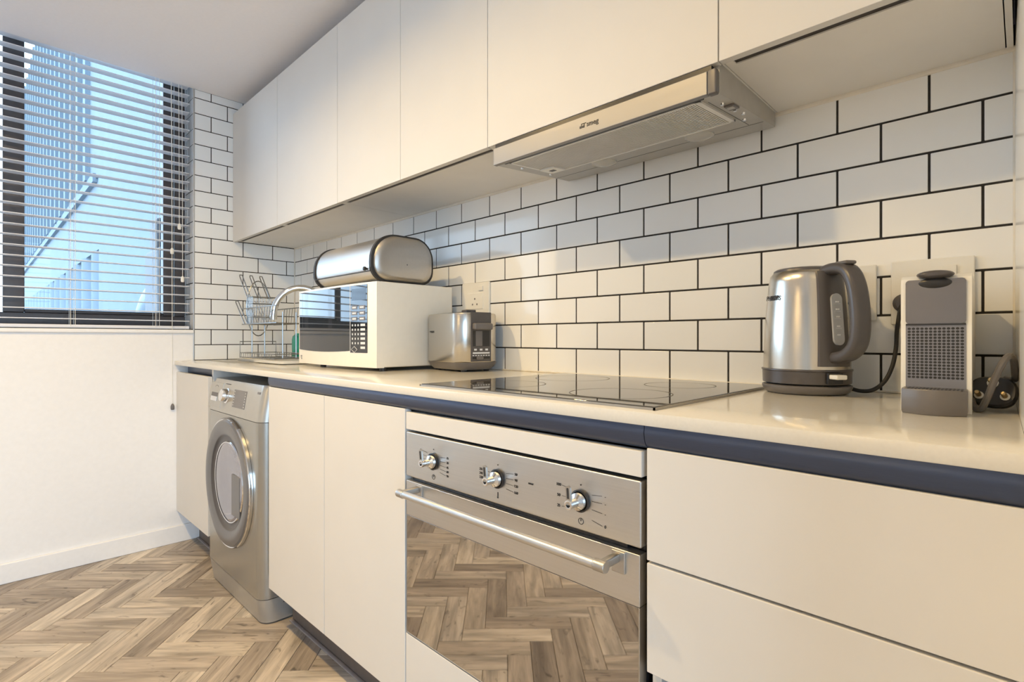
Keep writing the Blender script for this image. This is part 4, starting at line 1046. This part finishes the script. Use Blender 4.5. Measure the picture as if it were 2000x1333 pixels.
# loose three-pin plug and its lead by the end panel
pg = thing('loose_plug', 'unplugged black three-pin plug with looped lead beside the coffee machine', 'plug', (-0.030, 1.075, ZC))
ax = Vector((-0.10, -0.86, 0.34)).normalized(); Mp = Matrix.Translation((-0.0330, 1.065, ZC+0.0300)) @ ax.to_track_quat('Z', 'Y').to_matrix().to_4x4()
def prof_ring(r1, r2, z, n=24):
    return [Mp @ Vector((r1*math.copysign(abs(math.cos(a))**0.75, math.cos(a)), r2*math.copysign(abs(math.sin(a))**0.75, math.sin(a)), z)) for a in [2*math.pi*k/n for k in range(n)]]
mb = MB(); mb.rings([prof_ring(0.008, 0.008, -0.050), prof_ring(0.012, 0.011, -0.040), prof_ring(0.024, 0.020, -0.022), prof_ring(0.0275, 0.0235, -0.006), prof_ring(0.0275, 0.0235, 0.0), prof_ring(0.025, 0.021, 0.003)]); pb = part('plug_body', mb, M['black'], pg, world=True)
for a, b, r in ((0.0, 0.012, 0.0040), (-0.0145, -0.008, 0.0034), (0.0145, -0.008, 0.0034)):
    mb = MB(); mb.lathe([(r, 0.002), (r, 0.019), (r*0.7, 0.021)], 14, mat=Mp @ Matrix.Translation((a, b, 0))); pn = part('pin', mb, M['brass'], pb, world=True)
    mb = MB(); mb.lathe([(r*1.7, 0.002), (r*1.7, 0.005), (r*1.05, 0.0055)], 14, mat=Mp @ Matrix.Translation((a, b, 0))); part('pin_collar', mb, M['white_pl'], pn, world=True)
lead = [PX(1897, 780, 'y', 1.06), PX(1904, 797, 'y', 1.045), PX(1916, 799, 'y', 1.035), PX(1928, 778, 'y', 1.025), PX(1944, 738, 'y', 1.02), PX(1958, 710, 'y', 1.02), PX(1970, 696, 'y', 1.03), PX(1979, 702, 'y', 1.045), PX(1982, 725, 'y', 1.065), PX(1981, 742, 'y', 1.09), PX(1965, 740, 'y', 1.11)]
mb = MB(); mb.tube(spline(lead, 6), 0.0044, 10); part('lead', mb, M['mgrey'], pg, world=True)

# ================================================================ DISH RACK, TRAY, TAP, SOAP
dx, dy = -2.505, 0.985
trm = MB(); trm.rings([[(x, y, z) for x, y in rrect(0.53-o, 0.20-o, 0.02)] for z, o in ((0.0004, 0.04), (0.004, 0.008), (0.015, 0.0), (0.0155, 0.006), (0.008, 0.016))], True, True)
tray = link('drip_tray', trm.mesh('drip_tray', M['white_pl']), None, (dx+0.045, dy, ZC)); tag(tray, 'shallow white plastic tray under the wire dish rack', 'tray')
rk = thing('dish_rack', 'two-tier chrome wire dish rack with mug hooks near the corner', 'dish rack', (dx, dy, ZC+0.0135))
WR = 0.0021
def wires(name, lst, parent=rk, r=WR, closed=False, sub=None, label=None):
    mb = MB()
    for p in lst: mb.tube(p, r, 7, closed)
    return part(name, mb, M['wire'], parent, label=label)
x0, x1, y0, y1 = -0.205, 0.21, -0.085, 0.085
lb = wires('lower_basket', [[(x0, y0, z), (x1, y0, z), (x1, y1, z), (x0, y1, z)] for z in (0.008, 0.028, 0.082)][:2] + [[(x0, y0, 0.082), (x0, y1, 0.082)]] , closed=False)
wires('basket_edge', [[(x0, y0, 0.004), (x0, y0, 0.082), (x0, y1, 0.082), (x0, y1, 0.004)], [(x0, y0, 0.028), (x0, y1, 0.028)], [(x0, y1, 0.028), (x1, y1, 0.028)], [(x0, y1, 0.008), (x1, y1, 0.008)]], lb)
wires('floor_wire', [[(x0+0.02+k*0.028, y0, 0.028), (x0+0.02+k*0.028, y0, 0.006), (x0+0.02+k*0.028, y1, 0.006), (x0+0.02+k*0.028, y1, 0.028)] for k in range(14)], lb, r=0.0015)
for xx in (x0, x1-0.05):
    for yy in (y0+0.055, y1-0.055): wires('post', [[(xx, yy, 0.004), (xx, yy, 0.215)]], r=0.0030)
    if xx > x0: continue
    el = [(xx, 0.055*math.cos(a), 0.245+0.135*math.sin(a)) for a in [2*math.pi*k/32 for k in range(32)]]
    wires('end_loop', [el], closed=True, r=0.0028)
zz0, zz1 = 0.165, 0.240
us = wires('upper_shelf', [[(x0, y0+0.01, zz1), (x1, y0+0.01, zz1)], [(x0, y0+0.01, zz0), (x1, y0+0.01, zz0)], [(x0, y1-0.01, zz1), (x1, y1-0.01, zz1)], [(x0, y1-0.01, zz0), (x1, y1-0.01, zz0)]], r=0.0028)
wires('shelf_wire', [[(x0+0.13+k*0.030, y0+0.01, zz1), (x0+0.115+k*0.030, y0+0.01, zz0), (x0+0.115+k*0.030, y1-0.01, zz0), (x0+0.13+k*0.030, y1-0.01, zz1)] for k in range(10)], us, r=0.0016)
cb = wires('cutlery_basket', [[(x0+0.01, -0.055, z), (x0+0.075, -0.055, z), (x0+0.075, 0.055, z), (x0+0.01, 0.055, z)] for z in (0.165, 0.200, 0.265, 0.297)], closed=True, r=0.0020)
wires('basket_wire', [[(x0+0.01, -0.055+k*0.01375, 0.165), (x0+0.01, -0.055+k*0.01375, 0.297)] for k in range(9)] + [[(x0+0.01+k*0.013, -0.055, 0.165), (x0+0.01+k*0.013, -0.055, 0.297)] for k in range(6)], cb, r=0.0014)
liner = MB(); liner.box(x0+0.014, x0+0.071, -0.051, 0.051, 0.168, 0.29, 0.006, 2); part('basket_liner', liner, clear_plastic('clear_liner', (0.86, 0.9, 0.95), 0.22), cb)
for tier, (zb, yb0, hh, rx) in enumerate(((0.295, -0.050, 0.118, 0.100), (0.165, -0.062, 0.118, 0.120))):
    for k in range(3):
        yy = yb0+k*0.048; w_ = 0.011
        p = [(x0-0.002, yy, zb), (x0-rx*0.92, yy-0.006, zb+hh*0.95), (x0-rx, yy-0.003, zb+hh*1.02), (x0-rx, yy-0.003+w_, zb+hh*1.02), (x0-rx*0.92, yy-0.006+w_+0.003, zb+hh*0.95), (x0-0.002, yy+w_+0.003, zb)]
        wires('mug_hook', [p], r=0.0025)

fc = thing('tap', 'chrome swan-neck tap behind the dish rack and microwave', 'tap', (-2.44, 1.215, ZC))
mb = MB(); mb.lathe([(0.026, 0), (0.026, 0.006), (0.020, 0.012), (0.019, 0.06), (0.012, 0.066)], 24); part('base', mb, M['chrome'], fc)
pth = [(0, 0, 0.06), (0, 0, 0.22)] + [(-0.055*(1-math.cos(R(a))), -0.11*(1-math.cos(R(a))), 0.22+0.135*math.sin(R(a))) for a in range(12, 181, 12)] + [(-0.110, -0.22, 0.212)]
mb = MB(); mb.tube([(x, y, z) for x, y, z in pth], 0.0150, 16); sp_ = part('spout', mb, M['chrome'], fc)
mb = MB(); mb.lathe([(0.0165, 0), (0.0165, 0.016), (0.014, 0.017)], 20, (-0.110, -0.22, 0.200)); part('aerator', mb, M['chrome'], sp_)
mb = MB(); mb.tube([(0.015, 0, 0.045), (0.075, -0.01, 0.075)], 0.005, 10); part('lever', mb, M['chrome'], fc)

so = thing('soap_bottle', 'green liquid soap bottle half hidden behind the microwave', 'bottle', (-2.595, 1.130, ZC+0.0003))
mb = MB(); mb.rings([[(x, y, z) for x, y in rrect(0.062*s_, 0.040*s_, 0.014*s_)] for z, s_ in ((0.0, 0.92), (0.006, 1.0), (0.105, 1.0), (0.122, 0.85), (0.130, 0.45), (0.136, 0.40))]); part('bottle', mb, M['soap'], so)
mb = MB(); mb.lathe([(0.013, 0.136), (0.013, 0.152), (0.006, 0.156), (0.005, 0.162)], 16); part('cap', mb, M['white_pl'], so)

# ================================================================ VENETIAN BLIND
bl = thing('venetian_blind', 'white horizontal slat venetian blind lowered over the window', 'blind', (XL-0.035, -0.2, ZS))
sy0, sy1 = WY0+0.02, 0.760
bx0, bx1 = XL-0.062, XL-0.012
mb = MB(); n = 6; L_ = sy1-sy0
top_ = [(-0.025+0.05*k/n, 0.0022*(1-((2*k/n)-1)**2)) for k in range(n+1)]
prof = top_+[(x, z-0.0026) for x, z in top_[::-1]]
mb.prism(prof, 'y', -L_/2, L_/2); sme = mb.mesh('slat', M['slat'])
bxc = (bx0+bx1)/2; bl_l = Vector(bl.location); k = 0; PITCH = 0.0437; zsl = 1.092
while zsl < 2.40:
    link('slat', sme, bl, Vector((bxc, (sy0+sy1)/2, zsl))-bl_l, (0, R(random.uniform(-1.0, 1.0)), 0)); zsl += PITCH
ztop = zsl
mb = MB(); mb.box(bx0, bx1, sy0, sy1, ztop, ztop+0.045, 0.002, 1); part('headrail', mb, M['slat'], bl, world=True)
mb = MB(); mb.box(bx0, bx1, sy0, sy1, 1.0505, 1.0660, 0.003, 2); part('bottom_rail', mb, M['slat'], bl, world=True)
for yy in (0.615, 0.30, -0.3, -0.9):
    for xx in (bx0-0.0015, bx1+0.0015):
        mb = MB(); mb.tube([(xx, yy, 1.058), (xx, yy, ztop)], 0.0010, 6); mb.tube([(xx, yy+0.016, 1.058), (xx, yy+0.016, ztop)], 0.0009, 6); part('ladder_cord', mb, M['cord'], bl, world=True)
def tassel(x, y, z, mt='cord', r=0.008, h=0.030):
    mb = MB(); mb.lathe([(0.002, h), (r*0.7, h*0.85), (r, h*0.55), (r, h*0.2), (r*0.75, 0.0)], 14, (x, y, z)); return mb
for yy, zt_, kind in ((0.683, 1.42, 'cord'), (0.728, 1.285, 'cord'), (0.714, 1.545, 'cord'), (0.682, 0.655, 'grey')):
    xx = XL+0.006 if kind == 'grey' else XL-0.006
    mb = MB(); mb.tube([(XL-0.006, yy-0.004, 2.40), (XL-0.006, yy-0.001, 1.9), (xx, yy, zt_+0.028)], 0.0013, 6); cd = part('pull_cord', mb, M['cord'], bl, world=True)
    part('cord_tassel', tassel(xx, yy, zt_), M['mgrey'] if kind == 'grey' else M['cord'], cd, world=True)

# ================================================================ DOWNLIGHTS
def downlight(x, y, label, k=1.0):
    t = thing('ceiling_downlight', label, 'downlight', (x, y, ZCEIL), group='recessed ceiling downlights')
    mb = MB(); mb.lathe([(0.050, 0.0), (0.050, -0.004), (0.042, -0.006), (0.038, -0.003)], 32, cap0=False, cap1=False); part('bezel', mb, M['steel_dull'], t)
    mb = MB(); mb.lathe([(0.0001, -0.002), (0.038, -0.002), (0.038, -0.0005)], 32); part('diffuser', mb, M['lamp'], t)
    l = bpy.data.lights.new('downlight_lamp', 'AREA'); l.shape = 'DISK'; l.size = 0.075; l.energy = LAMP_W*k; l.color = LAMP_COL; l.spread = R(156)
    o = bpy.data.objects.new('downlight_lamp', l); COL.objects.link(o); o.parent = t; o.location = (0, 0, -0.008)
downlight(-0.80, -0.12, 'round ceiling downlight in front of the oven', 0.85)
downlight(-1.72, -0.12, 'round ceiling downlight in front of the base cabinet doors', 1.15)
downlight(-0.95, -3.12, 'round ceiling downlight close to the rear wall')

# ================================================================ OUTSIDE THE WINDOW
YF = 1.20
bd = thing('neighbouring_building', 'pale neighbouring building with ribbed columns seen through the window', 'building', (-14, YF, 0))
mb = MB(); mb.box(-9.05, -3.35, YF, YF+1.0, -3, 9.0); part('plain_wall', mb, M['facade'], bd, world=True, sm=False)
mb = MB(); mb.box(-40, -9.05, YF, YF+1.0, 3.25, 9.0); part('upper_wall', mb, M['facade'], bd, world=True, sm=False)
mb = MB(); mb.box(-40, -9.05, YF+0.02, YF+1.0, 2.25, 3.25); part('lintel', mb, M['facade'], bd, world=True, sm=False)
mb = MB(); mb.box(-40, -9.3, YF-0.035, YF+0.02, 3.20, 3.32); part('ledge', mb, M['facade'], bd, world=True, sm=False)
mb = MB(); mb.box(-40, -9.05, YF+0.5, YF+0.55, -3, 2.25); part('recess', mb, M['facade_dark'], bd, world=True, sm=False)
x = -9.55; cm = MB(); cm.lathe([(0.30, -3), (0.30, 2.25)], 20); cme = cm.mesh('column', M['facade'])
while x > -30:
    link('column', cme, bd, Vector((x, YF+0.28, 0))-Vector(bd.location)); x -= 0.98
x = -9.9
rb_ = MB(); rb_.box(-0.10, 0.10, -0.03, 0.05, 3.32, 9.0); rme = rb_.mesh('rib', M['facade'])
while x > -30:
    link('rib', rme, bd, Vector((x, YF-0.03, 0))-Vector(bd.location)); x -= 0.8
dp = thing('drain_hopper', 'grey metal drain box with pipe just outside the window', 'drain', (-4.1, 0.92, 0.9))
mb = MB(); mb.box(-4.35, -3.95, 0.825, 1.1995, 0.95, 1.60, 0.03, 2); mb.box(-4.25, -4.05, 0.835, 1.0, 1.55, 1.80, 0.02, 2); part('hopper', mb, M['grey_metal'], dp, world=True)
el = spline([(-4.30, 0.98, 1.36), (-4.55, 0.98, 1.34), (-4.80, 0.98, 1.25), (-4.95, 0.98, 1.08), (-5.0, 0.98, 0.6), (-5.0, 0.98, -1.2), (-5.0, 0.98, -3.0)], 6)
mb = MB(); mb.tube(el, 0.11, 16); part('elbow_pipe', mb, M['pipe'], dp, world=True)
gd = MB(); gd.box(-60, 40, -60, 40, -3.2, -3.0); single('ground_outside', gd, M['ground'], 'grey paved ground far below the window', 'ground', 'structure', sm=False)
